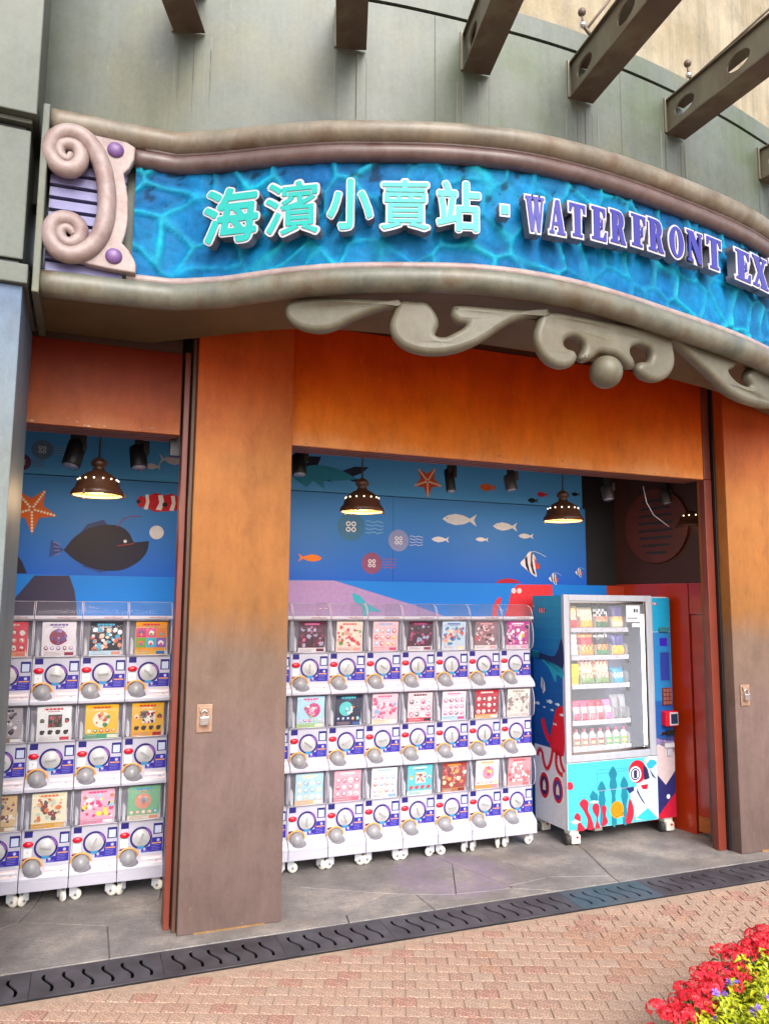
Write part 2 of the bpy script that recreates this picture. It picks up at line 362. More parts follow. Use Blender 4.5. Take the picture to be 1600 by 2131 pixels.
for v, _, p, x, y in cells:
    q = noise.noise((p.x*1.3, p.y*1.3, 2)); rr = random.random()
    k = (3 if rr < .3+.5*q else 5) if rr < .10 or (p.x > 2.4 and p.y > 3.1 and rr < .5) else random.choice((0, 1, 2, 4, 0, 1))
    rz = BA+random.uniform(-.012, .012); zz = random.uniform(-.002, .001)
    if v == 0 and nb < 300:
        o = bpy.data.objects.new('brick', proto[k]); COL.objects.link(o); o.parent = pav; o.location = (p.x, p.y, zz); o.rotation_euler.z = rz; nb += 1
    else:
        a, c = bu*(BL/2-.003), bv*(BW/2-.003); t0 = p+Vector((0, 0, zz)); d0 = p+Vector((0, 0, -.02))
        vs = [t0-a*.97-c*.97, t0+a*.97-c*.97, t0+a*.97+c*.97, t0-a*.97+c*.97, d0-a-c, d0+a-c, d0+a+c, d0-a+c]
        rest.add(vs, [(0, 1, 2, 3), (4, 5, 1, 0), (5, 6, 2, 1), (6, 7, 3, 2), (7, 4, 0, 3)])
me = rest.mesh('brick_field'); 
for m in M_bricks: me.materials.append(m)
rs = random.Random(3); mi = []
for q in range(len(me.polygons)//5): mi += [rs.choice((0, 1, 2, 4, 0, 1, 3, 5))]*5
me.polygons.foreach_set('material_index', mi); o = link('brick_field', me, pav); tag(o, kind='stuff')

# concrete floor slabs
fl = MB(); fl.box(-6, 9, 4.19, 7, -.2, -.012); floor = fl.build('concrete_floor', M_conc); tag(floor, kind='structure')
V = dict(a=[(.2, 4.19), (1.44, 4.19), (1.46, 4.3), (1.78, 4.52), (1.31, 4.8), (1.0, 5.0), (.5, 4.9), (.2, 4.6)], b=[(1.44, 4.19), (1.96, 4.19), (1.95, 4.44), (1.78, 4.52), (1.46, 4.3)],
 c=[(1.31, 4.8), (1.78, 4.52), (1.95, 4.44), (2.18, 4.36), (2.40, 4.86), (2.29, 5.22), (2.28, 5.5), (1.2, 5.5), (1.0, 5.0)], d=[(1.96, 4.19), (2.8, 4.19), (2.55, 4.33), (2.18, 4.36), (1.95, 4.44)],
 e=[(2.18, 4.36), (2.55, 4.33), (2.56, 4.37), (2.40, 4.86)], f=[(2.29, 5.22), (2.40, 4.86), (2.56, 4.37), (2.87, 4.42), (2.62, 5.11), (2.55, 5.5), (2.28, 5.5)],
 g=[(2.8, 4.19), (3.25, 4.19), (3.27, 4.3), (2.87, 4.42), (2.56, 4.37), (2.55, 4.33)], h=[(2.87, 4.42), (3.27, 4.3), (3.43, 4.81), (3.5, 5.5), (2.55, 5.5), (2.62, 5.11)],
 i=[(3.25, 4.19), (6, 4.19), (6, 5.5), (3.5, 5.5), (3.43, 4.81), (3.27, 4.3)], j=[(-2, 4.19), (.2, 4.19), (.2, 4.6), (-.25, 4.81), (-.6, 4.6), (-2, 4.7)],
 k=[(.2, 4.6), (.5, 4.9), (.6, 5.5), (-.1, 5.5), (-.19, 5.0), (-.25, 4.81)], l=[(-2, 4.7), (-.6, 4.6), (-.25, 4.81), (-.19, 5.0), (-.1, 5.5), (-2, 5.5)], m=[(.5, 4.9), (1.0, 5.0), (1.2, 5.5), (.6, 5.5)])
def inset(pts, d):
    n = len(pts); out = []
    for i in range(n):
        p0, p1, p2 = (Vector(pts[i-1]), Vector(pts[i]), Vector(pts[(i+1) % n])); e1 = (p1-p0).normalized(); e2 = (p2-p1).normalized()
        n1, n2 = Vector((-e1.y, e1.x)), Vector((-e2.y, e2.x)); q = n1+n2; q = q/max(q.length_squared, .3)*2; out.append(p1+q*d)
    return out
for key, pts in V.items():
    lo = inset(pts, .003); hi = inset(pts, .0055); n = len(pts); m = MB()
    m.add([(p.x, p.y, 0) for p in hi]+[(p.x, p.y, -.003) for p in lo]+[(p.x, p.y, -.02) for p in lo], [tuple(range(n))]+[(n+i, n+(i+1) % n, (i+1) % n, i) for i in range(n)]+[(2*n+i, 2*n+(i+1) % n, n+(i+1) % n, n+i) for i in range(n)])
    m.build('slab', M_conc, floor)

# drain: a dark channel covered by cast grates
ch = MB(); ch.box(-6, 9, 3.895, 3.915, -.15, -.004); ch.box(-6, 9, 4.175, 4.1895, -.15, -.004); ch.box(-6, 9, 3.9, 4.18, -.16, -.15)
o = ch.build('drain_channel', pmat('drain_dark', '#050505', .9)); tag(o, kind='structure')
GL = .585
sl_ = []
for k in range(6):
    cx = -GL/2+.075+k*.087; c = [(cx+.013*math.sin(t*math.pi*2)-.030*(t-.5), (t-.5)*.185) for t in [q/10 for q in range(11)]]
    L = []; Rr = []
    for q, p in enumerate(c):
        a = c[max(q-1, 0)]; b = c[min(q+1, 10)]; d = Vector((b[0]-a[0], b[1]-a[1])).normalized(); L.append((p[0]-d.y*.0085, p[1]+d.x*.0085)); Rr.append((p[0]+d.y*.0085, p[1]-d.x*.0085))
    sl_.append(L+Rr[::-1])
gm = curve_mesh([[(-GL/2+.002, -.135), (GL/2-.002, -.135), (GL/2-.002, .135), (-GL/2+.002, .135)]]+sl_, extrude=.003, bevel=.0012)
gm.transform(Matrix.Translation((0, 0, -.0045))); gm.materials.append(M_grate); gmb = gm.copy(); gmb.materials.clear(); gmb.materials.append(M_grateb)
words = ['leftmost', 'second', 'third', 'fourth', 'fifth', 'sixth', 'seventh', 'eighth', 'ninth', 'tenth']
gi = 0
for k in range(-3, 9):
    xc = -.147+GL*(k+.5); px0 = pix((xc+GL/2, 4.05, 0))[0]; px1 = pix((xc-GL/2, 4.05, 0))[0]
    if px0 < 0 or px1 > 1640: continue
    o = link('drain_grate', gmb if k == 5 else gm); o.location = (xc, 4.045, 0); gi += 1
    tag(o, ('blue-tinted' if k == 5 else 'dark grey')+' cast drain grate with S-shaped slots, %s from the left' % ('first' if gi == 1 else words[gi-1]), 'drain grate', 'drain grates between bricks and concrete')

# ================================================================== SHOP FRONT
YP, YL = 4.33, 4.45
def add_box_thing(name, label, cat, dims, m, part): 
    t = thing(name, label, cat, ((dims[0]+dims[1])/2, dims[2], 0)); mb = MB(); mb.bbox(*dims, .006); mb.build(part, m, t); return t
p1 = thing('shop_pillar', 'orange and mauve-brown painted pillar between the two rows of capsule machines', 'pillar', (.815, YP, 0))
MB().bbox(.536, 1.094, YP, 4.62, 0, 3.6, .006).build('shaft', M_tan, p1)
MB().box(.42, .56, 4.56, 4.63, 2.6, 3.6).build('filler', M_black, p1); MB().box(.62, 1.0, YP-.004, YP, 0, .008).build('base_seal', pmat('ochre_sealant', '#7c5c34', .7, var=.3, scale=20), p1)
p2 = thing('shop_pillar', 'orange and mauve-brown painted pillar at the right edge beside the red door', 'pillar', (4.75, YP, 0))
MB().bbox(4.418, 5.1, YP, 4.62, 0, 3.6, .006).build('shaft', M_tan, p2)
MB().box(4.6, 5.1, YP-.008, YP, 0, .012).build('base_seal', MATS['ochre_sealant'], p2)
for px_, py_, lab, pp in ((425, 1495, 'padlocked steel hasp plate on the pillar between the machine rows', p1), (1549, 1447, 'padlocked steel hasp plate on the right-hand pillar', p2)):
    c = on_y(px_, py_, YP); t = thing('hasp_plate', lab, 'lock plate', (c.x, YP, c.z), 'lock plates on the pillars')
    MB().bbox(c.x-.042, c.x+.042, YP-.008, YP-.001, c.z-.075, c.z+.075, .003).build('plate', pmat('rusty_tan_plate', '#9a7c68', .5, .3, var=.25, scale=18, dirt='#6d4a3a'), t)
    MB().bbox(c.x-.026, c.x+.022, YP-.034, YP-.008, c.z-.035, c.z+.012, .005).build('padlock_body', M_chrome, t)
    MB().tube([(c.x-.018, YP-.02, c.z+.01), (c.x-.018, YP-.02, c.z+.035), (c.x-.002, YP-.02, c.z+.047), (c.x+.014, YP-.02, c.z+.035), (c.x+.014, YP-.02, c.z+.01)], .004, 8).build('shackle', M_chrome, t)
    MB().bbox(c.x-.03, c.x+.025, YP-.02, YP-.008, c.z+.035, c.z+.06, .003).build('hasp', MATS['rusty_tan_plate'], t)
# lintels (shutter boxes) with ribbed undersides
def lintel(label, x0, x1, z1, edge):
    t = thing('shutter_box', label, 'shutter box', ((x0+x1)/2, YL, 0))
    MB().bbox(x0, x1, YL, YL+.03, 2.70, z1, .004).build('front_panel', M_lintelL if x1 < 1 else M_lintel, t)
    for k in range(7):
        y = YL+.034+k*.025; MB().bbox(x0, x1, y, y+.021, 2.695+(k % 2)*.004, 2.72, .003).build('rib', M_ribs, t)
    MB().box(x0, x1, YL+.032, YL+.22, 2.722, 3.6).build('box', M_dkbrown, t)
    rn = random.Random(int(x1*10)); F = Flat((0, YL, 0), (1, 0, 0), (0, 0, 1), (0, -1, 0), .0008)
    for k in range(34 if x1-x0 > 2 else 16):
        x = rn.uniform(max(x0, -.4)+.05, x1-.05); z = 2.704+abs(rn.gauss(0, .022)); r_ = rn.uniform(.003, .011); F.poly([(x+r_*rn.uniform(.4, 1.6)*math.cos(a*1.05), z+r_*.6*rn.uniform(.4, 1.3)*math.sin(a*1.05)) for a in range(6)], rn.choice(('#b08868', '#a87a54', '#8e6a52', '#c0a084')))
    tag(F.build('paint_chips', t), kind='stuff')
    return t
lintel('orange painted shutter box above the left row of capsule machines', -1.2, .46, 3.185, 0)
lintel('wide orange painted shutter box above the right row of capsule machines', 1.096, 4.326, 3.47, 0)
# paint chips on the lintels
fr = thing('door_frame', 'narrow red-brown steel jamb on the left side of the middle pillar', 'door frame', (.5, YL, 0))
MB().bbox(.474, .506, YL-.02, YL+.1, 0, 3.19, .004).build('jamb', M_red, fr); MB().bbox(.514, .534, YL-.07, YL+.1, 0, 3.5, .004).build('edge_strip', M_dkbrown, fr)
fr = thing('door_frame', 'red-brown steel jamb between the vending machine and the right pillar', 'door frame', (4.35, YL, 0))
MB().bbox(4.325, 4.396, YL-.004, YL+.05, 0, 2.699, .004).build('jamb', M_red, fr); MB().bbox(4.328, 4.395, YL-.004, YL+.09, 2.702, 3.47, .004).build('upper_jamb', M_red, fr); MB().bbox(4.400, 4.414, YL-.03, YL+.09, 0, 3.5, .003).build('gap_strip', M_black, fr)
# alcove ceiling above the lintels

# left corner block of the neighbouring wing
cb = thing('corner_pier', 'pale blue-white pier with grey-green panelled top at the left edge', 'pier', (-.7, 3.75, 0))
M_pale = zmat('pale_blue_paint', [(0, '#5c666c'), (1.5, '#687274'), (2.3, '#707878'), (2.9, '#667688'), (3.3, '#5c7294')], 3.7, amp=.3, wear='#7b8894', streak=.1)
MB().bbox(-1.6, -.343, 3.75, 4.46, 0, 3.19, .006).build('shaft', M_pale, cb)
MB().bbox(-1.6, -.322, 3.72, 4.4, 3.192, 3.285, .006).build('ledge', M_green2, cb)
MB().bbox(-1.6, -.365, 3.77, 4.4, 3.287, 3.315, .004).build('recess', M_black, cb)
MB().bbox(-1.6, -.35, 3.752, 4.4, 3.317, 3.955, .006).build('panel', M_green2, cb)
MB().bbox(-1.6, -.375, 3.78, 4.4, 3.957, 3.985, .004).build('recess', M_black, cb)
MB().bbox(-1.6, -.348, 3.745, 4.4, 3.987, 4.01, .004).build('trim', M_green2, cb)
MB().bbox(-1.6, -.326, 3.70, 4.4, 4.012, 6.2, .006).build('upper_panel', M_green2, cb)

# ------------------------------------------------------------------ plan curves
class Plan:
    def __init__(s, straight, pts, sub=10):
        sp = smooth_poly(pts, sub, False); s.p = [Vector((a, b, 0)) for a, b in straight]+[Vector((a, b, 0)) for a, b in sp]
        s.l = [0.]
        for a, b in zip(s.p, s.p[1:]): s.l.append(s.l[-1]+(b-a).length)
        s.L = s.l[-1]
        s.ks = s.l[len(straight)] if straight else 0
    def seg(s, d):
        d = max(0, min(s.L-1e-6, d)); i = 0
        while s.l[i+1] < d: i += 1
        return i, (d-s.l[i])/(s.l[i+1]-s.l[i])
    warp = None
    def k(s, x):
        w = s.warp
        if not w: return 1
        if x <= w[0][0]: return w[0][1]
        for (a, ka), (b, kb) in zip(w, w[1:]):
            if x <= b: return ka+(kb-ka)*(x-a)/(b-a)
        return w[-1][1]
    def at(s, d, n=0, z=0):
        i, t = s.seg(d); p = s.p[i].lerp(s.p[i+1], t)
        if z > 2.5: z += (max(z, 3.2)-3.65)*(s.k(p.x)-1)
        return p+s.nrm(d)*n+Vector((0, 0, z))
    def tan(s, d):
        a, b = max(0, d-.02), min(s.L, d+.02)
        if s.ks and abs(d-s.ks) < .02: pass
        i, t = s.seg(a); pa = s.p[i].lerp(s.p[i+1], t); i, t = s.seg(b); pb = s.p[i].lerp(s.p[i+1], t); return (pb-pa).normalized()
    def nrm(s, d): t = s.tan(d); return Vector((t.y, -t.x, 0))
    def hit(s, x, y, n=0):
        """curve distance and height of the image ray through a picture point"""
        r = ray(x, y); lo = None; a = None; N = 400
        for k in range(N+1):
            d = s.L*k/N; p = s.at(d, n); c = p.x*r.y-p.y*r.x
            if a is not None and (c > 0) != (a > 0):
                d0 = d-s.L/N; f = a/(a-c); dd = d0+f*s.L/N; p = s.at(dd, n); k_ = math.hypot(p.x, p.y)/math.hypot(r.x, r.y); z = CAM_H+r.z*k_; kk = s.k(s.at(dd).x); return dd, (3.65+(z-3.65)/kk if z > 3.65-.45*kk else z+.45*(kk-1))
            a = c
        e = 0 if abs(x-pix(s.at(0, n, 3.6))[0]) < abs(x-pix(s.at(s.L, n, 3.6))[0]) else s.L; p = s.at(e, n); return e, CAM_H+r.z*math.hypot(p.x, p.y)/math.hypot(r.x, r.y)
    def stations(s, step, a=0, b=None):
        b = s.L if b is None else b; n = max(2, int((b-a)/step)); L = [a+(b-a)*k/n for k in range(n+1)]
        return L
FC = Plan([(-.276, 3.761)], [(.312, 3.72), (.516, 3.605), (.821, 3.394), (1.126, 3.233), (1.66, 3.046), (2.165, 2.996), (2.83, 3.07), (3.75, 3.27), (4.7, 3.68), (5.3, 4.1)])
FC.warp = [(-.27, 1.05), (.31, 1.035), (.52, 1.03), (.82, .985), (1.13, .96), (1.66, .945), (2.17, .965), (2.83, 1.03), (3.75, 1.10), (4.7, 1.12)]
RC = Plan([(-.41, 4.44)], [(.26, 4.43), (.51, 4.225), (.97, 3.884), (1.45, 3.76), (2.25, 3.70), (3.05, 3.76), (4.0, 3.95), (4.85, 4.30), (5.3, 4.42)])
WC = Plan([], [(-1.2, 4.33), (-.8, 4.2), (-.3, 4.05), (.35, 3.86), (1.2, 3.65), (1.92, 3.565), (2.63, 3.545), (3.38, 3.61), (4.2, 3.76), (5.2, 4.05), (6.6, 4.7), (8.5, 6), (11, 8.5)])
def sweep(mb, C, prof, step=.05, a=0, b=None, closed=True, caps=True, smooth=True):
    st = C.stations(step, a, b); n = len(prof); vs = []
    for d in st: vs += [C.at(d, p[0], p[1]) for p in prof]
    fs = [(i*n+k, i*n+(k+1) % n, (i+1)*n+(k+1) % n, (i+1)*n+k) for i in range(len(st)-1) for k in range(n if closed else n-1)]
    if caps and closed: fs += [tuple(range(n))[::-1], tuple(range((len(st)-1)*n, len(st)*n))]
    mb.add(vs, fs, None, smooth); return mb
o = sweep(MB(), RC, [(0, 3.52), (0, 3.55), (-.95, 3.55), (-.95, 3.52)], .1, smooth=False).build('upper_soffit', pmat('orange_soffit', '#9c4a14', .5, var=.15)); tag(fixn(o), kind='structure')
# upper wall
uw = thing('curved_wall', 'curved grey-green weathered metal wall above the sign', 'wall', (2.2, 4.0, 3.9))
fixn(sweep(MB(), WC, [(0, 3.75), (0, 5.055), (-.12, 5.055), (-.12, 3.75)], .08, smooth=False).build('wall_panel', M_green, uw))
fixn(sweep(MB(), WC, [(-.012, 5.058), (-.012, 5.07), (-.12, 5.07), (-.12, 5.058)], .08, smooth=False).build('groove', M_black, uw))
fixn(sweep(MB(), WC, [(.006, 5.072), (.006, 5.20), (-.13, 5.20), (-.13, 5.072)], .08, smooth=False).build('coping', M_green, uw))
for x_ in (905, 1290):
    d, _ = WC.hit(x_, 170); m = MB(); m.add([WC.at(d-.0025, .001, 3.9), WC.at(d+.0025, .001, 3.9), WC.at(d+.0025, .001, 5.05), WC.at(d-.0025, .001, 5.05)], [(0, 1, 2, 3)]); m.build('seam', pmat('seam_sealant', '#454a40', .7), uw)
rw = thing('rear_wall', 'tall stained cream wall standing behind the curved grey wall', 'wall', (2.5, 6.2, 4.5))
QC = Plan([], [(-3, 5.9), (-1, 5.5), (1, 5.2), (3, 5.1), (5, 5.35), (7, 5.9), (10, 7)])
fixn(sweep(MB(), QC, [(0, 4.3), (0, 13), (-.2, 13), (-.2, 4.3)], .15, smooth=False).build('wall_face', M_cream, rw))
# roof slab between the walls so that no daylight leaks into the shop
fixn(sweep(MB(), WC, [(-.13, 4.9), (-.13, 5.0), (-2.2, 5.0), (-2.2, 4.9)], .15, smooth=False).build('roof_slab', M_cream, rw))

# ------------------------------------------------------------------ steel beams of the pergola
def beam(i, foot, ang, lab):
    t = thing('steel_beam', lab, 'beam', foot, 'steel beams fanning out above the sign')
    Lb, hw, hh, th = 3.2, .082, .105, .009
    def P(x, y, z): return (x, y, z)
    MB().box(0, Lb, -hw, hw, -th, 0).build('bottom_flange', M_steel, None).parent = t
    MB().box(0, Lb, -hw, hw, 2*hh, 2*hh+th).build('top_flange', M_steel, None).parent = t
    holes = [[(x+.085*c, y+.052*s_) for c, s_ in [(math.cos(q*math.pi/8), math.sin(q*math.pi/8)) for q in range(16)]] for x, y in [(.15+.42*k, hh) for k in range(7)]]
    me = curve_mesh([[(0, .001), (Lb, .001), (Lb, 2*hh-.001), (0, 2*hh-.001)]]+holes, extrude=.006)
    mesh_obj('web', me, M_steelg, None, Matrix.Translation((0, -.058, 0)) @ Matrix.Rotation(R(90), 4, 'X')).parent = t
    MB().bbox(.0, .02, -hw-.012, -hw+.002, -.01, 2*hh+.02, .003).build('weld_plate', M_steelg, None).parent = t
    t.rotation_euler.z = ang; return t
bl = [((360+437)/2-4, 76, -22), (731, 104, -18.2), (990, 154, -11.5), (1208, 213, -5.4), (1404, 285, 1), (1592, 372, 8), (1800, 470, 16)]
bn = ['leftmost', 'second', 'third', 'fourth', 'fifth', 'sixth']
for i, (x, y, a) in enumerate(bl[:6]):
    d, z = WC.hit(x, y); p = WC.at(d, .002, 4.76)
    ar = R(a); dirv = Vector((math.sin(ar), -math.cos(ar)))
    beam(i, p, math.atan2(dirv.y, dirv.x), ('brown steel beam with oval holes, %s of the beams along the top' % bn[i]) if i else 'brown steel beam, leftmost of the beams along the top')
rn = random.Random(4); m = MB()
for x, y, a in bl[:6]:
    d0, _ = WC.hit(x, y)
    for k in range(7):
        d = d0+rn.uniform(-.13, .13) if k > 2 else d0+(-.09, .085, .03)[k]; z1 = rn.uniform(4.66, 4.76); z0 = rn.uniform(4.0, 4.45); w0 = rn.uniform(.0015, .006); c = mul(H(rn.choice(('#7a7e76', '#6e726a', '#62665a', '#4e5248'))), 1)
        pts = [(d-w0, z1), (d-w0*1.3, (z0+z1)/2), (d+rn.uniform(-.004, .004), z0), (d+w0*.9, (z0+z1)/2), (d+w0, z1)]
        m.add([WC.at(p[0], .0015, p[1]) for p in pts], [(0, 1, 2, 3, 4)], c)
tag(m.build('drip_stains', PRINT, uw), kind='stuff')
# tie rods with turnbuckles on the coping
for i, (x, y, ex, ey, lab) in enumerate(((1232, 78, 1275, -10, 'thin tie rod and turnbuckle behind the fourth steel beam'), (1446, 168, 1600, 18, 'thin tie rod and turnbuckle behind the fifth steel beam'))):
    d, z = WC.hit(x, y, -.1); b0 = WC.at(d, -.06, 5.20); T = WC.tan(d)
    t = thing('tie_rod', lab, 'tie rod', b0, 'tie rods on the wall coping')
    h = b0+Vector((-.10, .0, .13)); 
    MB().lathe([(.0, 0), (.045, 0), (.045, .02), (.03, .035), (.022, .06), (0, .06)], b0, 12).build('base_cup', M_tube, t)
    MB().tube([b0+Vector((0, 0, .04)), h], .012, 8).build('arm', M_steel, t)
    MB().sphere(h, .022, 10, 6).build('ball_joint', M_chrome, t); MB().tube([h, h+Vector((-.005, 0, .075))], .007, 8).build('bolt', M_steel, t); MB().sphere(h+Vector((-.005, 0, .085)), .026, 10, 6).build('bolt_head', M_steel, t)
    e = on_z(ex, ey, 5.62); MB().tube([h+Vector((.02, 0, -.03)), e, e+(e-h)*1.5], .008, 8).build('rod', M_steel, t)

# ================================================================== THE SIGN
sg = thing('shop_sign', 'long curved blue sign board with raised turquoise characters and purple lettering', 'sign', (1.5, 3.5, 3.2))
SE = FC.L-.05
def circ(cn, cz, r, n=14): return [(cn+r*math.cos(2*math.pi*k/n), cz+r*math.sin(2*math.pi*k/n)) for k in range(n)]
fixn(sweep(MB(), FC, circ(-.058, 4.043, .06), .05, 0, SE).build('top_tube', M_tube, sg))
fixn(sweep(MB(), FC, circ(-.062, 3.262, .063), .05, 0, SE).build('bottom_tube', M_tube2, sg))
fixn(sweep(MB(), FC, circ(-.075, 3.945, .045, 12), .05, .38, SE).build('top_moulding', M_pink, sg))
fixn(sweep(MB(), FC, circ(-.080, 3.965, .0, 3)[:0] or circ(-.052, 3.985, .014, 8), .05, .44, SE).build('top_bead', M_pink, sg))
fixn(sweep(MB(), FC, circ(-.072, 3.338, .024, 10), .05, .38, SE).build('bottom_moulding', M_pinkpale, sg))
fixn(sweep(MB(), FC, [(-.13, 4.085), (-.15, 4.085), (-.15, 3.24), (-.13, 3.26)], .05, 0, SE, smooth=False).build('backing', M_green, sg))
# soffit under the box and top cover
st = [k/60 for k in range(61)]; m = MB(); vs = []
for k in st:
    a = FC.at(FC.L*k, -.09, 3.225); b = RC.at(RC.L*k, 0, 3.215); vs += [a, b, b+Vector((0, 0, .3)), a+Vector((0, 0, .05))]
m.add(vs, [(4*i+j, 4*i+(j+1) % 4, 4*i+4+(j+1) % 4, 4*i+4+j) for i in range(60) for j in range(4)]); fixn(m.build('soffit', M_soffit, sg))
m = MB(); vs = []
for k in st:
    a = FC.at(FC.L*k, -.06, 4.085); b = RC.at(RC.L*k, .0, 4.09); vs += [a, b]
m.add(vs, [(2*i, 2*i+1, 2*i+3, 2*i+2) for i in range(60)]); m.build('top_cover', M_tube, sg)
e0 = FC.at(0, 0); m = MB(); m.bbox(e0.x-.03, e0.x+.002, e0.y-.012, 4.40, 3.17, 4.11, .005); m.build('end_plate', M_green, sg)

# blue panel: moulded rock-like cells, paint light on the ridges
rnd = random.Random(11); sd_ = []
for i in range(-1, 30):
    for j in range(-1, 5): sd_.append((.30+i*.20+rnd.uniform(-.10, .10)+(.10 if j % 2 else 0), 3.33+j*.19+rnd.uniform(-.085, .085)))
def cellf(s_, z):
    q = noise.noise_vector((s_*4, z*4, 1.7)); s2 = s_+q.x*.07; z2 = z+q.y*.07; a = b = 9
    for u, v in sd_:
        if abs(u-s2) > .4: continue
        d = math.hypot(u-s2, (v-z2)*1.05)
        if d < a: a, b = d, a
        elif d < b: b = d
    return b-a, a
A, B = .40, FC.L-.1; NS, NZ = 430, 50; Z0, Z1 = 3.335, 3.945; vs = []; cs = []
for i in range(NS+1):
    d = A+(B-A)*i/NS; P0 = FC.at(d, -.085); N0 = FC.nrm(d)
    for j in range(NZ+1):
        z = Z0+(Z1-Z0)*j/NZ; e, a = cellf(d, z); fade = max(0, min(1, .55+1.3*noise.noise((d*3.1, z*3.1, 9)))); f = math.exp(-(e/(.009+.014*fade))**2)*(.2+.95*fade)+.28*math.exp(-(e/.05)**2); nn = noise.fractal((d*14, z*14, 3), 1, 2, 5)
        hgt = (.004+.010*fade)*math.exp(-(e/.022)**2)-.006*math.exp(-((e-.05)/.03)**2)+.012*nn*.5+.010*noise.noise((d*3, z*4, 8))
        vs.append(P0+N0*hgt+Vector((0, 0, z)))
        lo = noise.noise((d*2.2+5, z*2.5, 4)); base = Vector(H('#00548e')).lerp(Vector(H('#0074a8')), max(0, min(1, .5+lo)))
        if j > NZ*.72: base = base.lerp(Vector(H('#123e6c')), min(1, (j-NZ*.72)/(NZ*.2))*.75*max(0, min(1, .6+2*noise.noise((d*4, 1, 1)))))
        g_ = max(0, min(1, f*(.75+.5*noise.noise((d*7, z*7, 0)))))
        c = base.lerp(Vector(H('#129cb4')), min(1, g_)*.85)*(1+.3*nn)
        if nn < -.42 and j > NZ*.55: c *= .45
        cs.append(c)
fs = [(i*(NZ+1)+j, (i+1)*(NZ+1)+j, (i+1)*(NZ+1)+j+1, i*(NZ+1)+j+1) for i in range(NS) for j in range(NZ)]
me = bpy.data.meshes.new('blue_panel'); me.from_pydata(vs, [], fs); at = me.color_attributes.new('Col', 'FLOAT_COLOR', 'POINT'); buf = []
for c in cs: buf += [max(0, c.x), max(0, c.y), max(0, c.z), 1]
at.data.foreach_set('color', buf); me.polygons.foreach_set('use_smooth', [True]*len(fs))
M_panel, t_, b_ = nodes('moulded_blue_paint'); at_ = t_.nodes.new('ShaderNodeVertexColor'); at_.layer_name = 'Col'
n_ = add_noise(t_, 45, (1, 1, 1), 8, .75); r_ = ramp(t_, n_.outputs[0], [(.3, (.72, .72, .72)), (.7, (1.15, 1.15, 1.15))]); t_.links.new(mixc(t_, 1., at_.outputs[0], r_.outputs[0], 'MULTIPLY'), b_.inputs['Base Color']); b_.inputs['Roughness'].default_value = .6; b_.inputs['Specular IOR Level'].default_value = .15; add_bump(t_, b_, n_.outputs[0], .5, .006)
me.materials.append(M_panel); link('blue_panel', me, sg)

# raised lettering: metal can, white rim, coloured face
M_can = pmat('letter_can', '#74747c', .4, .4, var=.15, scale=6); M_rim = pmat('letter_white_rim', '#b4b2ba', .4, var=.03); M_cy = pmat('letter_turquoise', '#009c96', .4, var=.06); M_vi = pmat('letter_violet', '#2a2888', .4, var=.06)
def frame_at(d, n, z):
    T = FC.tan(d); N = FC.nrm(d); P_ = FC.at(d, n, z); return Matrix(((T.x, 0, N.x, P_.x), (T.y, 0, N.y, P_.y), (T.z, 1, N.z, P_.z), (0, 0, 0, 1)))
def bounds(me):
    xs = [v.co.x for v in me.vertices]; ys = [v.co.y for v in me.vertices]; return min(xs), max(xs), min(ys), max(ys)
NL = .0
def place(name, maker, x0, x1, y0, y1, face, r_off, f_off, can=.05, stand=.0):
    """fit a glyph to the picture box x0..x1, y0..y1 on the sign face"""
    d0, _ = FC.hit(x0, (y0+y1)/2, NL); d1, _ = FC.hit(x1, (y0+y1)/2, NL); xm = (x0+x1)/2
    dm, zt = FC.hit(xm, y0, NL); _, zb = FC.hit(xm, y1, NL); dm = (d0+d1)/2
    b = bounds(maker(0, r_off)); sx = (d1-d0)/(b[1]-b[0]); sy = (zt-zb)/(b[3]-b[2])
    loc = Matrix.Diagonal((sx, sy, 1, 1)) @ Matrix.Translation((-(b[0]+b[1])/2, -(b[2]+b[3])/2, 0)); F = frame_at(dm, NL, (zt+zb)/2)
    me = maker(can/2, r_off); o = mesh_obj('letter', me, M_can, sg, F @ Matrix.Translation((0, 0, -can/2-.004)) @ loc); o['label'] = name
    mesh_obj('rim', maker(.002, r_off), M_rim, o, F @ Matrix.Translation((0, 0, -.001)) @ loc).location = (0, 0, 0)
    mesh_obj('face', maker(.002, f_off), face, o, F @ Matrix.Translation((0, 0, .0035)) @ loc)
    return o
zh = [('\u6d77', 420, 541, 386, 510), ('\u6ff1', 549, 668, 374, 492), ('\u5c0f', 679, 779, 371, 479), ('\u8ce3', 788, 898, 373, 480), ('\u7ad9', 906, 1002, 377, 482)]
for ch_, x0, x1, y0, y1 in zh: place('turquoise character with a white rim', lambda e, o_, c=ch_: bold_text(c, e, o_), x0, x1, y0, y1, M_cy, .054, .012 if ch_ in '\u6ff1\u8ce3' else .024)
place('small turquoise square dot with a white rim', lambda e, o_: curve_mesh([[(0, 0), (1, 0), (1, 1), (0, 1)]], e, o_), 1039, 1061, 424, 450, M_cy, .0, -.16)
E_ = [(0, 0), (.54, 0), (.56, .27), (.51, .27), (.44, .09), (.30, .07), (.30, .47), (.36, .47), (.38, .36), (.42, .36), (.42, .64), (.38, .64), (.36, .54), (.30, .54), (.30, .93), (.42, .92), (.47, .75), (.52, .75), (.52, 1), (0, 1), (0, .94), (.08, .93), (.08, .07), (0, .06)]
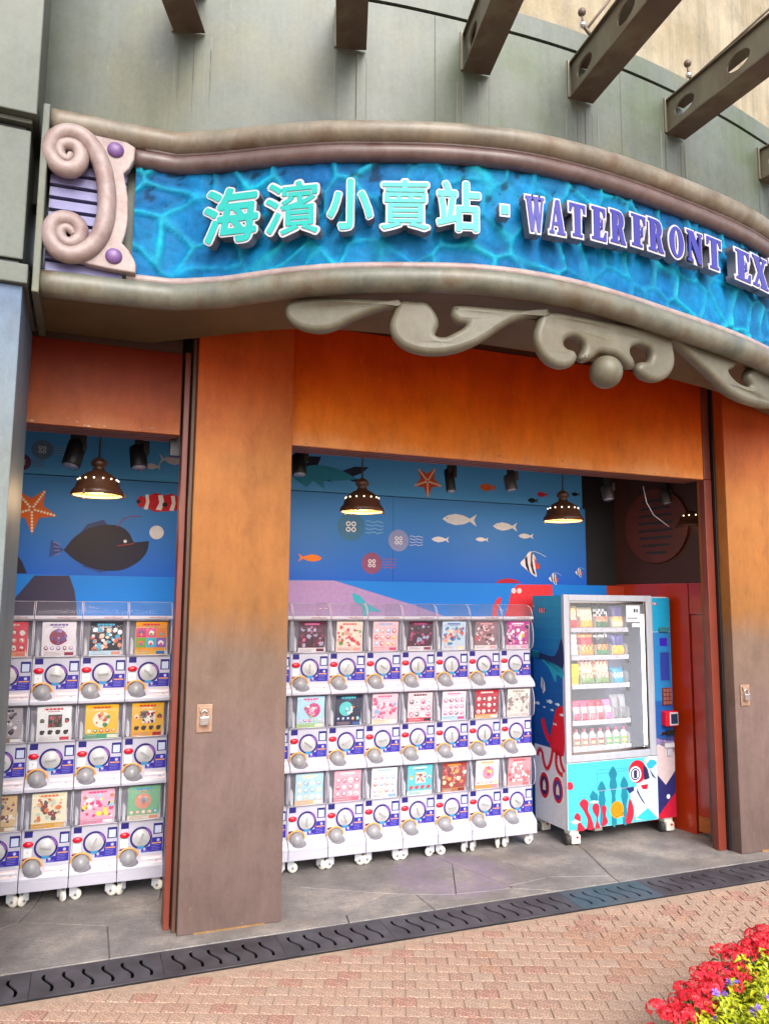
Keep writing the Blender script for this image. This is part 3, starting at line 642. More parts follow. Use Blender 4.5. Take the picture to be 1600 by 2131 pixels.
GL_ = {'T': [[(0, 1), (0, .75), (.05, .75), (.1, .91), (.2, .93), (.2, .07), (.12, .06), (.12, 0), (.5, 0), (.5, .06), (.42, .07), (.42, .93), (.52, .91), (.57, .75), (.62, .75), (.62, 1)]],
 'E': [E_], 'F': [[(0, 0), (.38, 0), (.38, .06), (.30, .07), (.30, .45), (.36, .45), (.38, .34), (.42, .34), (.42, .64), (.38, .64), (.36, .53), (.30, .53), (.30, .93), (.42, .92), (.47, .74), (.52, .74), (.52, 1), (0, 1), (0, .94), (.08, .93), (.08, .07), (0, .06)]],
 'R': [[(0, 0), (.36, 0), (.36, .06), (.29, .07), (.29, .47), (.33, .46), (.46, 0), (.66, 0), (.66, .06), (.61, .08), (.5, .5), (.56, .58), (.585, .72), (.56, .88), (.48, .97), (.36, 1), (0, 1), (0, .94), (.08, .93), (.08, .07), (0, .06)], [(.29, .54), (.29, .93), (.34, .92), (.375, .85), (.385, .74), (.375, .63), (.34, .55)]],
 'P': [[(0, 0), (.36, 0), (.36, .06), (.29, .07), (.29, .43), (.4, .44), (.52, .5), (.58, .62), (.585, .76), (.56, .9), (.48, .97), (.36, 1), (0, 1), (0, .94), (.08, .93), (.08, .07), (0, .06)], [(.29, .5), (.29, .93), (.34, .92), (.375, .85), (.385, .72), (.375, .6), (.34, .51)]],
 'O': [arc(.31, .5, .31, .52, 28), arc(.31, .5, .11, .44, 28)],
 'N': [[(0, 0), (.2, 0), (.2, .06), (.14, .07), (.14, .72), (.46, 0), (.58, 0), (.58, .93), (.64, .94), (.64, 1), (.44, 1), (.44, .94), (.50, .93), (.50, .42), (.26, 1), (0, 1), (0, .94), (.06, .92), (.06, .07), (0, .06)]],
 'W': [[(0, 1), (0, .94), (.06, .93), (.25, 0), (.40, 0), (.49, .5), (.59, 0), (.71, 0), (.86, .92), (.92, .94), (.92, 1), (.72, 1), (.72, .94), (.78, .92), (.70, .36), (.62, .93), (.68, .94), (.68, 1), (.38, 1), (.38, .94), (.42, .93), (.45, .74), (.37, .34), (.28, .93), (.33, .94), (.33, 1)]],
 'A': [[(0, 0), (.2, 0), (.2, .06), (.14, .08), (.18, .26), (.38, .26), (.41, .08), (.34, .06), (.34, 0), (.68, 0), (.68, .06), (.62, .07), (.42, 1), (.28, 1), (.07, .08), (0, .06)], [(.20, .34), (.36, .34), (.28, .72)]],
 'X': [[(0, 1), (0, .94), (.05, .93), (.23, .47), (.07, .08), (0, .06), (0, 0), (.22, 0), (.22, .06), (.15, .08), (.28, .37), (.38, .07), (.32, .06), (.32, 0), (.64, 0), (.64, .06), (.59, .07), (.41, .58), (.53, .92), (.6, .94), (.6, 1), (.38, 1), (.38, .94), (.45, .92), (.36, .69), (.26, .93), (.32, .94), (.32, 1)]]}
la = [('W', 1090, 1134, 407, 485), ('A', 1139, 1178, 414, 490), ('T', 1181, 1220, 422, 495), ('E', 1227, 1264, 429, 503), ('R', 1266, 1303, 436, 510), ('F', 1310, 1345, 444, 517), ('R', 1345, 1382, 453, 528), ('O', 1389, 1424, 467, 541), ('N', 1426, 1463, 478, 552), ('T', 1467, 1502, 491, 565), ('E', 1527, 1563, 517, 590), ('X', 1562, 1598, 530, 605), ('P', 1600, 1636, 546, 621)]
for ch_, x0, x1, y0, y1 in la: place('violet letter %s with a white rim' % ch_, lambda e, o_, c=ch_: curve_mesh(GL_[c], e, o_), x0, x1, y0, y1, M_vi, .07, .008)

# left end ornament: lilac slats, pink plaque, double scroll, purple balls (traced in plan units)
def zl(x, y): return FC.hit(x/3.805, 180+y/3.805, -.03)
def F3(d, z, n): return FC.at(d, n, z)
d1, zt = zl(330, 400); d2, _ = zl(770, 800)
MB().prism([F3(.01, 3.30, -.105), F3(.36, 3.30, -.105), F3(.36, 4.02, -.105), F3(.01, 4.02, -.105)], FC.nrm(.2)*.008).build('slat_backing', M_black, sg)
for k in range(11):
    z0 = 3.325+k*.0605; m = MB(); a, b = F3(.012, z0, -.06), F3(.36, z0, -.06); N = FC.nrm(.2); u = Vector((0, 0, .046))
    m.prism([a, a+u-N*.004, a+u-N*.03, a-N*.035], b-a); fixn(m.build('slat', M_slat, sg))
plq = [(520, 345), (760, 385), (1000, 440), (1060, 480), (1052, 570), (1015, 640), (968, 685), (985, 780), (1003, 900), (1000, 1080), (980, 1180), (952, 1262), (1005, 1320), (1045, 1390), (1065, 1440), (1060, 1492), (860, 1460), (700, 1425), (640, 1400), (800, 1250), (850, 1000), (840, 760), (740, 540)]
def flat_curve(name, pts, n0, th, m, bev=.008, parent=sg):
    q = [zl(*p) for p in pts]; me = curve_mesh([q], extrude=th/2, bevel=bev, bres=2); N = FC.nrm(.2); T = FC.tan(.2); o0 = FC.at(0, n0)
    for v in me.vertices: v.co = o0+T*v.co.x+Vector((0, 0, v.co.y))+N*v.co.z
    o = mesh_obj(name, me, m, parent); o.data.polygons.foreach_set('use_smooth', [False]*len(o.data.polygons)); return o
flat_curve('plaque', plq, -.035, .03, M_pinkpale)
path = [(560, 600), (580, 570), (565, 540), (520, 530), (483, 560), (485, 605), (530, 640), (600, 625), (648, 570), (635, 490), (570, 440), (480, 450), (405, 520), (400, 610), (465, 690), (560, 710)]
top_sp = [(562, 575), (545, 605), (505, 590), (478, 545), (490, 495), (545, 480), (610, 500), (645, 560), (630, 630), (570, 672), (490, 660), (425, 600), (400, 520), (430, 435), (510, 385), (600, 388), (690, 440), (765, 540), (815, 660), (842, 800), (848, 940), (835, 1070), (795, 1190), (730, 1280), (640, 1335), (545, 1345), (460, 1305), (408, 1230), (402, 1150), (445, 1085), (520, 1065), (600, 1090), (640, 1150), (625, 1220), (570, 1262), (505, 1240), (482, 1185), (505, 1150), (550, 1150), (580, 1185)]
q = smooth_poly(top_sp, 5, False); L = len(q); pth = []; rad = []
for k, p in enumerate(q):
    d, z = zl(*p); u = k/(L-1); e = min(u, 1-u)*2; n = -.01+.02*(1-min(1, e*3)); pth.append(F3(d, z, n)); rad.append(.016+.026*min(1, e*2.2)**.8+.006*max(0, e-.6))
m = MB(); m.tube(pth, rad, 14); m.sphere(pth[0], rad[0]*1.0); m.sphere(pth[-1], rad[-1]); fixn(m.build('scroll', M_pinkpale, sg))
for x, y in ((918, 518), (903, 1355)):
    d, z = zl(x, y); MB().sphere(F3(d, z, -.012), .0400, 20, 12, sq=(1, .6, 1)).build('ball', M_purple, sg)

# cream scrollwork hanging under the bottom tube
def zo(x, y): return FC.hit(590+x/1.584, 600+y/1.584, -.13)
shapes = [
 [(10, 80), (22, 52), (70, 38), (180, 36), (300, 42), (385, 50), (388, 62), (330, 70), (280, 86), (230, 106), (180, 132), (130, 146), (85, 143), (45, 130), (18, 106)],
 [(385, 48), (430, 50), (470, 54), (500, 90), (508, 125), (497, 158), (530, 166), (562, 152), (588, 138), (600, 122), (572, 116), (553, 98), (555, 74), (575, 62), (700, 72), (860, 82), (862, 93), (800, 98), (740, 118), (690, 150), (640, 182), (580, 207), (520, 219), (455, 217), (400, 200), (365, 170), (352, 130), (362, 92)],
 [(862, 84), (990, 102), (1120, 124), (1250, 150), (1272, 205), (1276, 255), (1256, 293), (1222, 308), (1182, 298), (1160, 270), (1170, 248), (1195, 246), (1205, 226), (1196, 202), (1165, 188), (1137, 196), (1131, 216), (1143, 240), (1146, 262), (1130, 263), (1110, 242), (1085, 222), (1062, 218), (1030, 215), (1010, 232), (988, 243), (970, 232), (984, 205), (980, 180), (958, 164), (934, 164), (916, 177), (916, 193), (930, 205), (950, 212), (957, 235), (940, 258), (905, 263), (870, 248), (841, 216), (825, 170), (832, 125)],
 [(1252, 150), (1330, 172), (1400, 194), (1470, 218), (1483, 236), (1474, 262), (1453, 274), (1472, 302), (1502, 322), (1532, 326), (1520, 292), (1532, 264), (1570, 250), (1625, 265), (1660, 310), (1655, 365), (1610, 392), (1560, 390), (1500, 372), (1450, 342), (1400, 292), (1340, 236), (1290, 190)]]
ot = thing('scrollwork', 'cream moulded scrollwork with a central ball hanging below the sign', 'ornament', (2.0, 3.2, 3.0))
for pts in shapes:
    qd = [zo(*p) for p in smooth_poly(pts, 3)]; me = curve_mesh([qd], extrude=.004, bevel=.030, bres=4, offset=-.026)
    for v in me.vertices: v.co = FC.at(v.co.x, -.13+v.co.z, v.co.y)
    o = mesh_obj('scroll', me, M_orn, ot); o.data.polygons.foreach_set('use_smooth', [True]*len(o.data.polygons))
d, z = zo(1062, 276); MB().sphere(FC.at(d, -.13, z), .085, 24, 14).build('ball', M_orn, ot)


# ================================================================== INSIDE THE SHOP
YW = 5.495
mw = thing('mural_wall', 'back wall painted with a blue undersea mural of fish and jellyfish', 'wall', (1.5, YW, 0))
def sea(name, stops, zmax):
    m, t, b = nodes(name); tc = t.nodes.new('ShaderNodeTexCoord'); sx = t.nodes.new('ShaderNodeSeparateXYZ'); t.links.new(tc.outputs['Object'], sx.inputs[0])
    mc = t.nodes.new('ShaderNodeMath'); mc.operation = 'DIVIDE'; mc.inputs[1].default_value = zmax; t.links.new(sx.outputs[2], mc.inputs[0])
    r = ramp(t, mc.outputs[0], [(z/zmax, H(c)) for z, c in stops]); t.links.new(r.outputs[0], b.inputs['Base Color']); b.inputs['Roughness'].default_value = .55; b.inputs['Specular IOR Level'].default_value = .3
    add_bump(t, b, add_noise(t, 12).outputs[0], .03); return m
M_sea = sea('mural_blue', [(0, '#0c50b4'), (1.9, '#1258bc'), (2.2, '#2a6cbc'), (2.58, '#3c80c4')], 3.2)
M_sea2 = sea('mural_blue_upper', [(0, '#4898dc'), (2.58, '#4898dc'), (3.0, '#4494d4')], 3.2)
M_sea3 = sea('dado_blue', [(0, '#0860b8'), (1.9, '#0a70c8')], 3.2)
ME = [-1.3, 4.005]
seams = [-1.3, .62, 2.21, 4.005]
for a, b in zip(seams, seams[1:]): MB().bbox(a+.001, b-.001, YW, YW+.03, 1.90, 2.575, .0015).build('mural_panel', M_sea, mw)
MB().bbox(-1.3, 3.985, YW+.012, YW+.03, 2.583, 3.3, .0015).build('upper_panel', M_sea2, mw)
MB().bbox(-1.3, 4.16, YW-.065, YW+.03, 0, 1.912, .004).build('dado', M_sea3, mw)
MB().box(-1.4, 5.6, YW+.03, YW+.08, 0, 3.6).build('wall_core', M_black, mw)
o = MB().box(-1.4, 5.6, 4.62, YW+.1, 3.02, 3.1).build('ceiling', pmat('dark_ceiling', '#16181c', .8)); tag(o, kind='structure')
o = MB().box(-1.45, -1.3, 4.46, YW+.08, 0, 3.3).build('wall_left', M_sea2); tag(o, kind='structure')
def mz3(x, y, Y=YW): p = on_y(x/2.5806, 860+y/2.58, Y); return (p.x, p.z)
def mz4(x, y, Y=YW): p = on_y(590+x/2.4242, 900+y/2.4242, Y); return (p.x, p.z)
def wallflat(Y): return Flat((0, Y, 0), (1, 0, 0), (0, 0, 1), (0, -1, 0), .0012)
def fish(F, c, L, col, face=-1, fat=.28, k=None):
    L = L*.66
    pts = [(-.5, 0), (-.35, fat*.32), (-.12, fat*.5), (.12, fat*.38), (.3, .04), (.5, fat*.55), (.42, 0), (.5, -fat*.55), (.3, -.04), (.12, -fat*.38), (-.12, -fat*.5), (-.35, -fat*.32)]
    F.poly([(c[0]+p[0]*L*(1 if face < 0 else -1), c[1]+p[1]*L) for p in pts], col, k); F.disc(c[0]-.36*L*(1 if face < 0 else -1), c[1]+.02*L, .018*L, '#333344', (k or F.k)+1, 6)
def star(F, tips, col, dots):
    cx = sum(p[0] for p in tips)/5; cy = sum(p[1] for p in tips)/5; pts = []
    for i in range(5):
        a, b = tips[i], tips[(i+1) % 5]; mx, my = (a[0]+b[0])/2, (a[1]+b[1])/2
        pts += [(a[0]-(a[0]-cx)*.02, a[1]), (cx+(mx-cx)*.55, cy+(my-cy)*.55)]
    F.poly(pts, col)
    for a in tips:
        for q in range(1, 8): F.disc(cx+(a[0]-cx)*q/8.2, cy+(a[1]-cy)*q/8.2, .0085, dots, F.k+1, 8)
def jelly(F, c, r, col, line, dirx=1):
    r = r*.66
    F.disc(c[0], c[1], r, col, None, 26)
    for q in range(4):
        a = math.pi/4+q*math.pi/2; x, y = c[0]+.28*r*math.cos(a), c[1]+.28*r*math.sin(a); F.ring(x, y, .10*r, .18*r, '#e6e6f0', F.k+1, 10)
    for q in range(4):
        y = c[1]+(.42-.26*q)*r; F.line([(c[0]+r*(1.1+.22*j), y+.06*r*math.sin(j*1.9+q)) for j in range(7)], .06*r, line, F.k)
def wl(Y): return lambda pts, f: [f(x, y, Y) for x, y in pts]
def paint(name, draw, Y=YW):
    F = wallflat(Y); draw(F); return F.build(name, mw)
YU = YW+.012; YD = YW-.065
paint('painted_starfish', lambda F: star(F, [mz3(*p) for p in ((80, 408), (250, 408), (310, 553), (172, 652), (40, 553))], '#d2621c', '#ece4d0'))
paint('painted_jellyfish', lambda F: jelly(F, mz3(228, 195, YU), .10, '#5d7f9c', '#9db4c8'), YU)
paint('painted_jellyfish', lambda F: jelly(F, mz3(118, 262, YU), .085, '#5c3a5c', '#7a3a4c'), YU)
def angler(F):
    P = lambda L: [mz3(*p) for p in L]
    F.poly(P([(345, 735), (275, 678), (262, 775)]), '#2a4c94'); F.poly(P([(430, 645), (470, 595), (555, 572), (580, 600), (480, 620)]), '#254284'); F.poly(P([(430, 820), (540, 858), (600, 840), (500, 815)]), '#2a4c94'); F.up()
    F.poly(P(smooth_poly([(342, 735), (400, 665), (480, 618), (560, 600), (640, 606), (690, 640), (716, 690)], 4, False)+[(718, 694), (800, 686)]+smooth_poly([(800, 686), (788, 745), (740, 800), (660, 840), (560, 845), (460, 820), (390, 780)], 4, False)), '#1e2038'); F.up()
    F.disc(*mz3(672, 688), .011, '#dfe3ea'); F.line(P([(630, 712), (720, 700)]), .006, '#a0363c'); F.line(P([(630, 610), (660, 570), (710, 552), (760, 556)]), .006, '#8a3c5c')
    for q in range(4): F.line(P([(285+q*3, 690+q*24), (322, 705+q*16)]), .006, '#8a7aa8')
paint('painted_anglerfish', angler)
paint('painted_lure', lambda F: F.disc(*mz3(841, 640), .048, '#d8dae4', None, 24))
def clown(F, c, L, flip=1, basis=None):
    pt = lambda x, y: (c[0]+x*L*flip, c[1]+y*L)
    F.poly([pt(*p) for p in smooth_poly([(-.5, 0), (-.42, .14), (-.3, .1), (-.1, .22), (.12, .18), (.3, .22), (.5, .08), (.5, -.1), (.3, -.18), (.1, -.2), (-.1, -.22), (-.3, -.1), (-.42, -.14)], 3)], '#c01226'); F.up()
    for x, w in ((-.28, .06), (.02, .09), (.3, .07)): F.poly([pt(x-w, -.17), pt(x+w*.4, -.18), pt(x+w, .0), pt(x+w*.6, .18), pt(x-w*.6, .17), pt(x-w*.2, 0)], '#e6e2ea')
    F.disc(*pt(.13, -.04), .06*L, '#241a2c', F.k+1, 10); F.disc(*pt(-.46, 0), .05*L, '#2a1a30', F.k+1, 10)
paint('painted_clownfish', lambda F: clown(F, mz3(855, 480), .30))
for x, y, L in ((820, 285, .16), (925, 250, .27)): paint('painted_fish', lambda F: fish(F, mz3(x, y, YU), L, '#c9ccd6', -1 if x < 850 else 1, .4), YU)
paint('painted_rock', lambda F: F.poly([mz3(*p) for p in ((-60, 690), (40, 705), (80, 740), (120, 800), (145, 860), (-60, 860))], '#26263c'))
paint('painted_rock', lambda F: F.poly([mz3(*p, YD) for p in ((75, 1000), (185, 872), (372, 872), (400, 950), (412, 1040), (415, 1200), (60, 1200))], '#383450'), YD)
paint('painted_foam', lambda F: F.poly([mz3(*p, YD) for p in ((-60, 880), (25, 945), (75, 1000), (70, 1060), (-60, 1060))], '#d6d2dc'), YD)
def shark(F):
    P = lambda L: [mz4(*p, YU) for p in L]
    F.poly(P([(40, 170), (130, 120), (190, 122), (170, 170)]), '#1a2036'); F.poly(P([(290, 195), (360, 172), (430, 175), (395, 205), (350, 222), (400, 250), (350, 248), (300, 225)]), '#1c2540'); F.up()
    F.poly(P(smooth_poly([(40, 215), (70, 185), (120, 168), (200, 166), (300, 195), (370, 236)], 3, False)+[(300, 242), (200, 246), (206, 286), (150, 243), (115, 277), (60, 237)]), '#2b8fb4'); F.poly(P([(215, 244), (250, 252), (225, 240)]), '#1c2540')
paint('painted_shark', shark, YU)
paint('painted_starfish', lambda F: star(F, [mz4(*p, YU) for p in ((675, 178), (768, 178), (800, 272), (728, 332), (655, 270))], '#c4481c', '#e8d4c0'), YU)
for x, y, L, c, f in ((1030, 277, .24, '#d06026', 1), (1257, 343, .16, '#141a2e', 1), (1305, 313, .17, '#b8263c', 1), (1472, 312, .13, '#141a2e', 1)): paint('painted_fish', lambda F: fish(F, mz4(x, y, YU), L, c, -1, .42), YU)
for x, y, L, c, f in ((888, 440, .47, '#d6d8e0', -1), (1117, 475, .35, '#d6d8e0', -1), (1222, 523, .22, '#d6d8e0', -1), (790, 540, .235, '#dfe0e6', -1), (1000, 540, .18, '#dfe0e6', -1), (135, 633, .28, '#e07a1e', 1)): paint('painted_fish', lambda F: fish(F, mz4(x, y), L, c, f, .3))
for x, y, r, c, l in ((340, 475, .165, '#3f78a6', '#7fb2d6'), (580, 545, .130, '#8892c4', '#c4c8e6'), (445, 660, .125, '#8a5078', '#a85474')): paint('painted_jellyfish', lambda F: jelly(F, mz4(x, y), r, c, l))
def idol(F, x, y, sc):
    sc *= .72; c = mz4(x, y); pt = lambda a, b: (c[0]+a*sc, c[1]+b*sc)
    F.poly([pt(*p) for p in smooth_poly([(-.9, .05), (-.5, .45), (-.1, .95), (.3, .75), (.5, .3), (.45, -.4), (.55, -.95), (.1, -.75), (-.4, -.4)], 3)], '#e2e2ec'); F.up()
    F.poly([pt(*p) for p in ((-.5, .45), (-.3, .62), (-.25, .1), (-.1, -.5), (.1, -.75), (-.25, -.5), (-.45, -.1))], '#161830'); F.poly([pt(*p) for p in ((.05, .85), (.2, .88), (.15, .3), (.25, -.3), (.45, -.85), (.2, -.7), (0, -.1))], '#161830')
    F.poly([pt(*p) for p in ((.3, .6), (.5, .3), (.5, .1), (.8, .05), (.78, -.35), (.45, -.35), (.4, 0))], '#d24436'); F.line([pt(-.1, .95), pt(.4, 1.0), pt(.9, .85), pt(1.4, .6)], .05*sc, '#c8ccda')
for x, y, s_ in ((1245, 665, .15), (1362, 740, .075), (1490, 708, .06)): paint('painted_idol_fish', lambda F: idol(F, x, y, s_))
paint('painted_octopus_head', lambda F: F.poly([mz4(*p) for p in ((1068, 760), (1090, 743), (1130, 736), (1170, 743), (1197, 760))], '#b81c34'))
def octo(F):
    P = lambda L: [mz4(*p, YD) for p in L]
    F.poly(P([(1105, 960), (1130, 880), (1150, 800), (1180, 768), (1355, 768), (1358, 830), (1300, 960)]), '#d83440'); F.poly(P(smooth_poly([(1055, 960), (1056, 880), (1085, 832), (1098, 848), (1078, 900), (1080, 960)], 3)), '#d83440'); F.up()
    for x in (1160, 1188): F.disc(*mz4(x, 799, YD), .022, '#e6ccd4')
paint('painted_octopus', octo, YD)
paint('painted_sand_hill', lambda F: F.poly([mz4(*p, YD) for p in ((-300, 747), (255, 747), (660, 872), (900, 960), (-300, 960))], '#a98cc0'), YD)
paint('painted_tail_fin', lambda F: F.poly([mz4(*p, YD+0.0) for p in ((343, 808), (385, 825), (415, 860), (450, 880), (497, 906), (440, 902), (405, 935), (395, 880), (355, 850))], '#34a8c0', 3), YD)

# slanting side wall behind the vending machine
sw = thing('side_wall', 'dark red-brown side wall with a round slatted vent, behind the vending machine', 'wall', (4.3, 5.0, 0))
A0, B0 = Vector((4.34, 5.50, 0)), Vector((4.54, 4.545, 0)); sT = (B0-A0).normalized(); sN = Vector((-sT.y, sT.x, 0)); 
if sN.dot(-A0) < 0: sN = -sN
SWL = (B0-A0).length
def SW(s_, z, n=0): return A0+sT*s_+Vector((0, 0, z))+sN*n
M_swd = pmat('red_wall_with_shade', '#30100a', .6, var=.2, scale=3); M_swr = pmat('red_dado_lacquer', '#9c2c0c', .22, var=.12, scale=2, coat=.3)  # upper wall: brown-red, with the shade it stands in put into the colour
fixn(MB().prism([SW(-.1, 1.93), SW(SWL+.05, 1.93), SW(SWL+.05, 3.3), SW(-.1, 3.3)], -sN*.1).build('upper_wall', M_swd, sw))
fixn(MB().prism([SW(-.02, 0, .012), SW(SWL-.28, 0, .012), SW(SWL-.28, 1.925, .012), SW(-.02, 1.925, .012)], -sN*.12).build('dado', M_swr, sw))
fixn(MB().prism([SW(SWL-.27, 1.68, .012), SW(SWL+.06, 1.68, .012), SW(SWL+.06, 1.925, .012), SW(SWL-.27, 1.925, .012)], -sN*.12).build('door_head', M_swr, sw))
fixn(MB().prism([SW(SWL-.272, 0.02, -.006), SW(SWL+.06, 0.02, -.006), SW(SWL+.06, 1.672, -.006), SW(SWL-.272, 1.672, -.006)], -sN*.08).build('door_leaf', M_swr, sw))
fixn(MB().prism([SW(SWL-.265, 0.025, .004), SW(SWL+.06, 0.025, .004), SW(SWL+.06, .14, .004), SW(SWL-.265, .14, .004)], -sN*.008).build('kick_board', pmat('orange_wood', '#a0561e', .5, var=.2, scale=6, stretch=(1, 1, 8)), sw))
MB().bbox(4.163, 4.40, YW-.065, YW+.02, 0, 1.912, .004).build('rear_dado', M_swr, sw)
# round vent
r = ray(1368, 1095); den = r.dot(sN); tt = (A0-EYE).dot(sN)/den; vc = EYE+r*tt; vs_ = (vc-A0).dot(sT); VR = .31
m = MB(); ring_ = [SW(vs_+VR*math.cos(a*math.pi/20), vc.z+VR*math.sin(a*math.pi/20), .001) for a in range(40)]; m.prism(ring_, sN*.03); vent = fixn(m.build('vent_disc', pmat('vent_paint', '#48180a', .5, var=.15), sw))
for k in range(8):
    z = vc.z+.2-k*.062; hw_ = .17*math.sqrt(max(.06, 1-((z-vc.z)/.29)**2)); fixn(MB().prism([SW(vs_-hw_, z, .032), SW(vs_+hw_, z, .032), SW(vs_+hw_, z+.02, .032), SW(vs_-hw_, z+.02, .032)], sN*.002).build('vent_slot', M_black, vent))
# thin white cable
MB().tube([on_y(1338, 1012, 4.75), on_y(1345, 1045, 4.75), on_y(1360, 1072, 4.75), on_y(1392, 1096, 4.75)], .003, 6).build('cable', M_whitep); tag(bpy.data.objects['cable'], 'thin pale cable sagging from the ceiling beside the right-hand lamp', 'cable')

# ------------------------------------------------------------------ pendant lamps (lit)
def pendant(px_, py_, lab):
    c = on_y(px_, py_, 4.8); t = thing('pendant_lamp', lab, 'lamp', c, 'bell-shaped pendant lamps'); z = c.z
    prof = [(.146, -.004), (.150, .006), (.146, .022), (.128, .040), (.118, .075), (.100, .105), (.070, .128), (.044, .140), (.034, .150), (.030, .168), (.044, .176), (.046, .196), (.032, .214), (.014, .226), (.0, .228)]
    MB().lathe(prof, c, 26).build('shade', M_lampiron, t); MB().lathe([(.138, -.004), (.122, .040), (.09, .1), (0, .128)], c, 24).build('shade_lining', pmat('lamp_lining', '#c8a878', .5), t)
    MB().tube([c+Vector((.147*math.cos(a*math.pi/14), .147*math.sin(a*math.pi/14), 0)) for a in range(28)], .006, 6, closed=True).build('rim', M_lampiron, t)
    MB().lathe([(0, .012), (.136, .016), (.137, .012)], c, 24).build('diffuser', M_glow, t)
    m = MB()
    for k in range(-4, 5):
        h_ = .13*math.sqrt(1-(k/5)**2); m.box(c.x+k*.028-.0012, c.x+k*.028+.0012, c.y-h_, c.y+h_, z+.004, z+.006); m.box(c.x-h_, c.x+h_, c.y+k*.028-.0012, c.y+k*.028+.0012, z+.0065, z+.0085)
    m.build('wire_guard', M_lampiron, t)
    for k in range(14):
        a = 2*math.pi*k/14; p = c+Vector((.113*math.cos(a), .113*math.sin(a), .088)); MB().sphere(p, .0055, 6, 4).build('lamp_hole', M_dot, t)
    for a in (0, 2.1, 4.2): p = c+Vector((.152*math.cos(a), .152*math.sin(a), 0)); MB().bbox(p.x-.008, p.x+.008, p.y-.008, p.y+.008, z-.012, z+.014, .003).build('clip', M_lampiron, t)
    MB().tube([c+Vector((0, 0, .225)), Vector((c.x, c.y, 3.02))], .006, 6).build('cord', M_black, t)
    l = bpy.data.lights.new('bulb', 'POINT'); l.energy = 4; l.color = (1, .68, .36); l.shadow_soft_size = .06; lo = bpy.data.objects.new('bulb', l); COL.objects.link(lo); lo.parent = t; lo.location = (0, 0, -.03)
for x, y, lab in ((203, 1030, 'lit bell pendant lamp with dotted holes in the left-hand opening'), (753, 1064, 'lit bell pendant lamp hanging nearest the right side of the middle pillar'), (1172, 1083, 'lit bell pendant lamp near the striped fish at the right end of the mural'), (1446, 1097, 'lit bell pendant lamp partly hidden behind the red door jamb')): pendant(x, y, lab)
# track spotlights
tr = MB().bbox(-1.2, .5, 4.93, 4.97, 2.80, 2.83, .004); tr = tr.build('light_track', M_black); tag(tr, 'black lighting track under the ceiling in the left-hand opening', 'light track')
tr = MB().bbox(1.1, 4.5, 4.93, 4.97, 2.80, 2.83, .004).build('light_track', M_black); tag(tr, 'black lighting track under the ceiling in the right-hand opening', 'light track')
def spot(x, y, tilt, r_, L, m, lab):
    c = on_y(x, y, 4.95); t = thing('track_spotlight', lab, 'spotlight', c, 'track spotlights'); ax = Vector((math.sin(tilt), -.25, -math.cos(tilt))).normalized()
    MB().tube([c-ax*L/2, c-ax*L/2+ax*.01, c+ax*L/2-ax*.01, c+ax*L/2], [r_*.9, r_, r_, r_*.93], 16).build('head', m, t)
    MB().tube([c+ax*(L/2-.012), c+ax*(L/2+.001)], r_*.8, 14).build('lens', pmat('lens_grey', '#8c90a0', .15), t)
    MB().bbox(c.x-r_*.5, c.x+r_*.5, 4.93, 4.965, c.z+L*.3, 2.81, .003).build('bracket', M_black, t); MB().bbox(c.x+r_*.5, c.x+r_*1.2, 4.92, 4.97, c.z+.02, c.z+L*.75, .004).build('driver_box', m, t)
for a in ((155, 945, -.22, .055, .165, M_black, 'black spotlight tilted left, nearest the left edge'), (288, 952, .08, .052, .14, M_black, 'black spotlight between the left lamp and the pillar'), (622, 968, 0, .05, .14, M_black, 'black spotlight half hidden by the right side of the middle pillar'),
          (936, 1000, 0, .036, .17, M_black, 'slim black spotlight beside the orange-red starfish'), (1062, 1005, .05, .045, .12, M_gunmetal, 'grey spotlight to the right of the small orange painted fish'), (1264, 1026, 0, .045, .11, M_gunmetal, 'grey spotlight in front of the dark red wall, left of the cable'), (1386, 1036, 0, .04, .1, M_gunmetal, 'grey spotlight in front of the dark red wall, right of the cable')): spot(*a)

# ================================================================== CAPSULE MACHINES
PW = .266; TH = .4965
def shell_profile(): return [(.40, 0), (.0, 0), (0, .016), (.005, .028), (.018, .044), (.038, .060), (.054, .070), (.062, .078), (.062, .268), (.40, .268)]
def xprism(mb, prof, x0, x1, col=None): return mb.prism([Vector((x0, y, z)) for y, z in prof], (x1-x0, 0, 0), col)
hw = PW/2-.0015
cm = thing('capsule_machine', 'x', 'capsule machine', (0, 0, 0), 'white capsule machines stacked three high')
m = MB(); xprism(m, shell_profile(), -hw, hw); sh = fixn(m.build('shell', M_white, cm)); 
bm = bmesh.new(); bm.from_mesh(sh.data); bmesh.ops.bevel(bm, geom=[e for e in bm.edges if abs(e.verts[0].co.x-e.verts[1].co.x) < 1e-5], offset=.003, segments=1, affect='EDGES'); bm.to_mesh(sh.data); bm.free()
m = MB(); m.box(-hw, hw, .20, .40, .268, TH-.002); m.box(-hw, hw, .03, .2, TH-.008, TH-.002); m.box(-hw, -hw+.003, .07, .2, .268, TH-.008); m.box(hw-.003, hw, .07, .2, .268, TH-.008); m.build('capsule_bin', M_inside, cm)
wp_ = [(.055, .272), (.028, .290), (.014, .33), (.012, .39), (.020, .44), (.036, .478), (.055, .492)]
m = MB(); n = len(wp_); vs = [(x, y, z) for x in (-hw+.002, hw-.002) for y, z in wp_]; m.add(vs, [(i, i+1, n+i+1, n+i) for i in range(n-1)], None, True)
for x in (-hw+.002, hw-.002): m.add([(x, y, z) for y, z in wp_]+[(x, .07, .492), (x, .07, .272)], [tuple(range(n+2))])
m.build('window', M_acryl, cm)
m = MB()
for x in (-hw+.003, hw-.003):
    m.tube([(x, y-.001, z) for y, z in wp_], .0022, 6)
m.tube([(-hw+.003, .05, .274), (hw-.003, .05, .274)], .003, 6); m.build('window_edge', pmat('acrylic_edge', '#b9b6c4', .2, var=.05), cm)
m = MB()
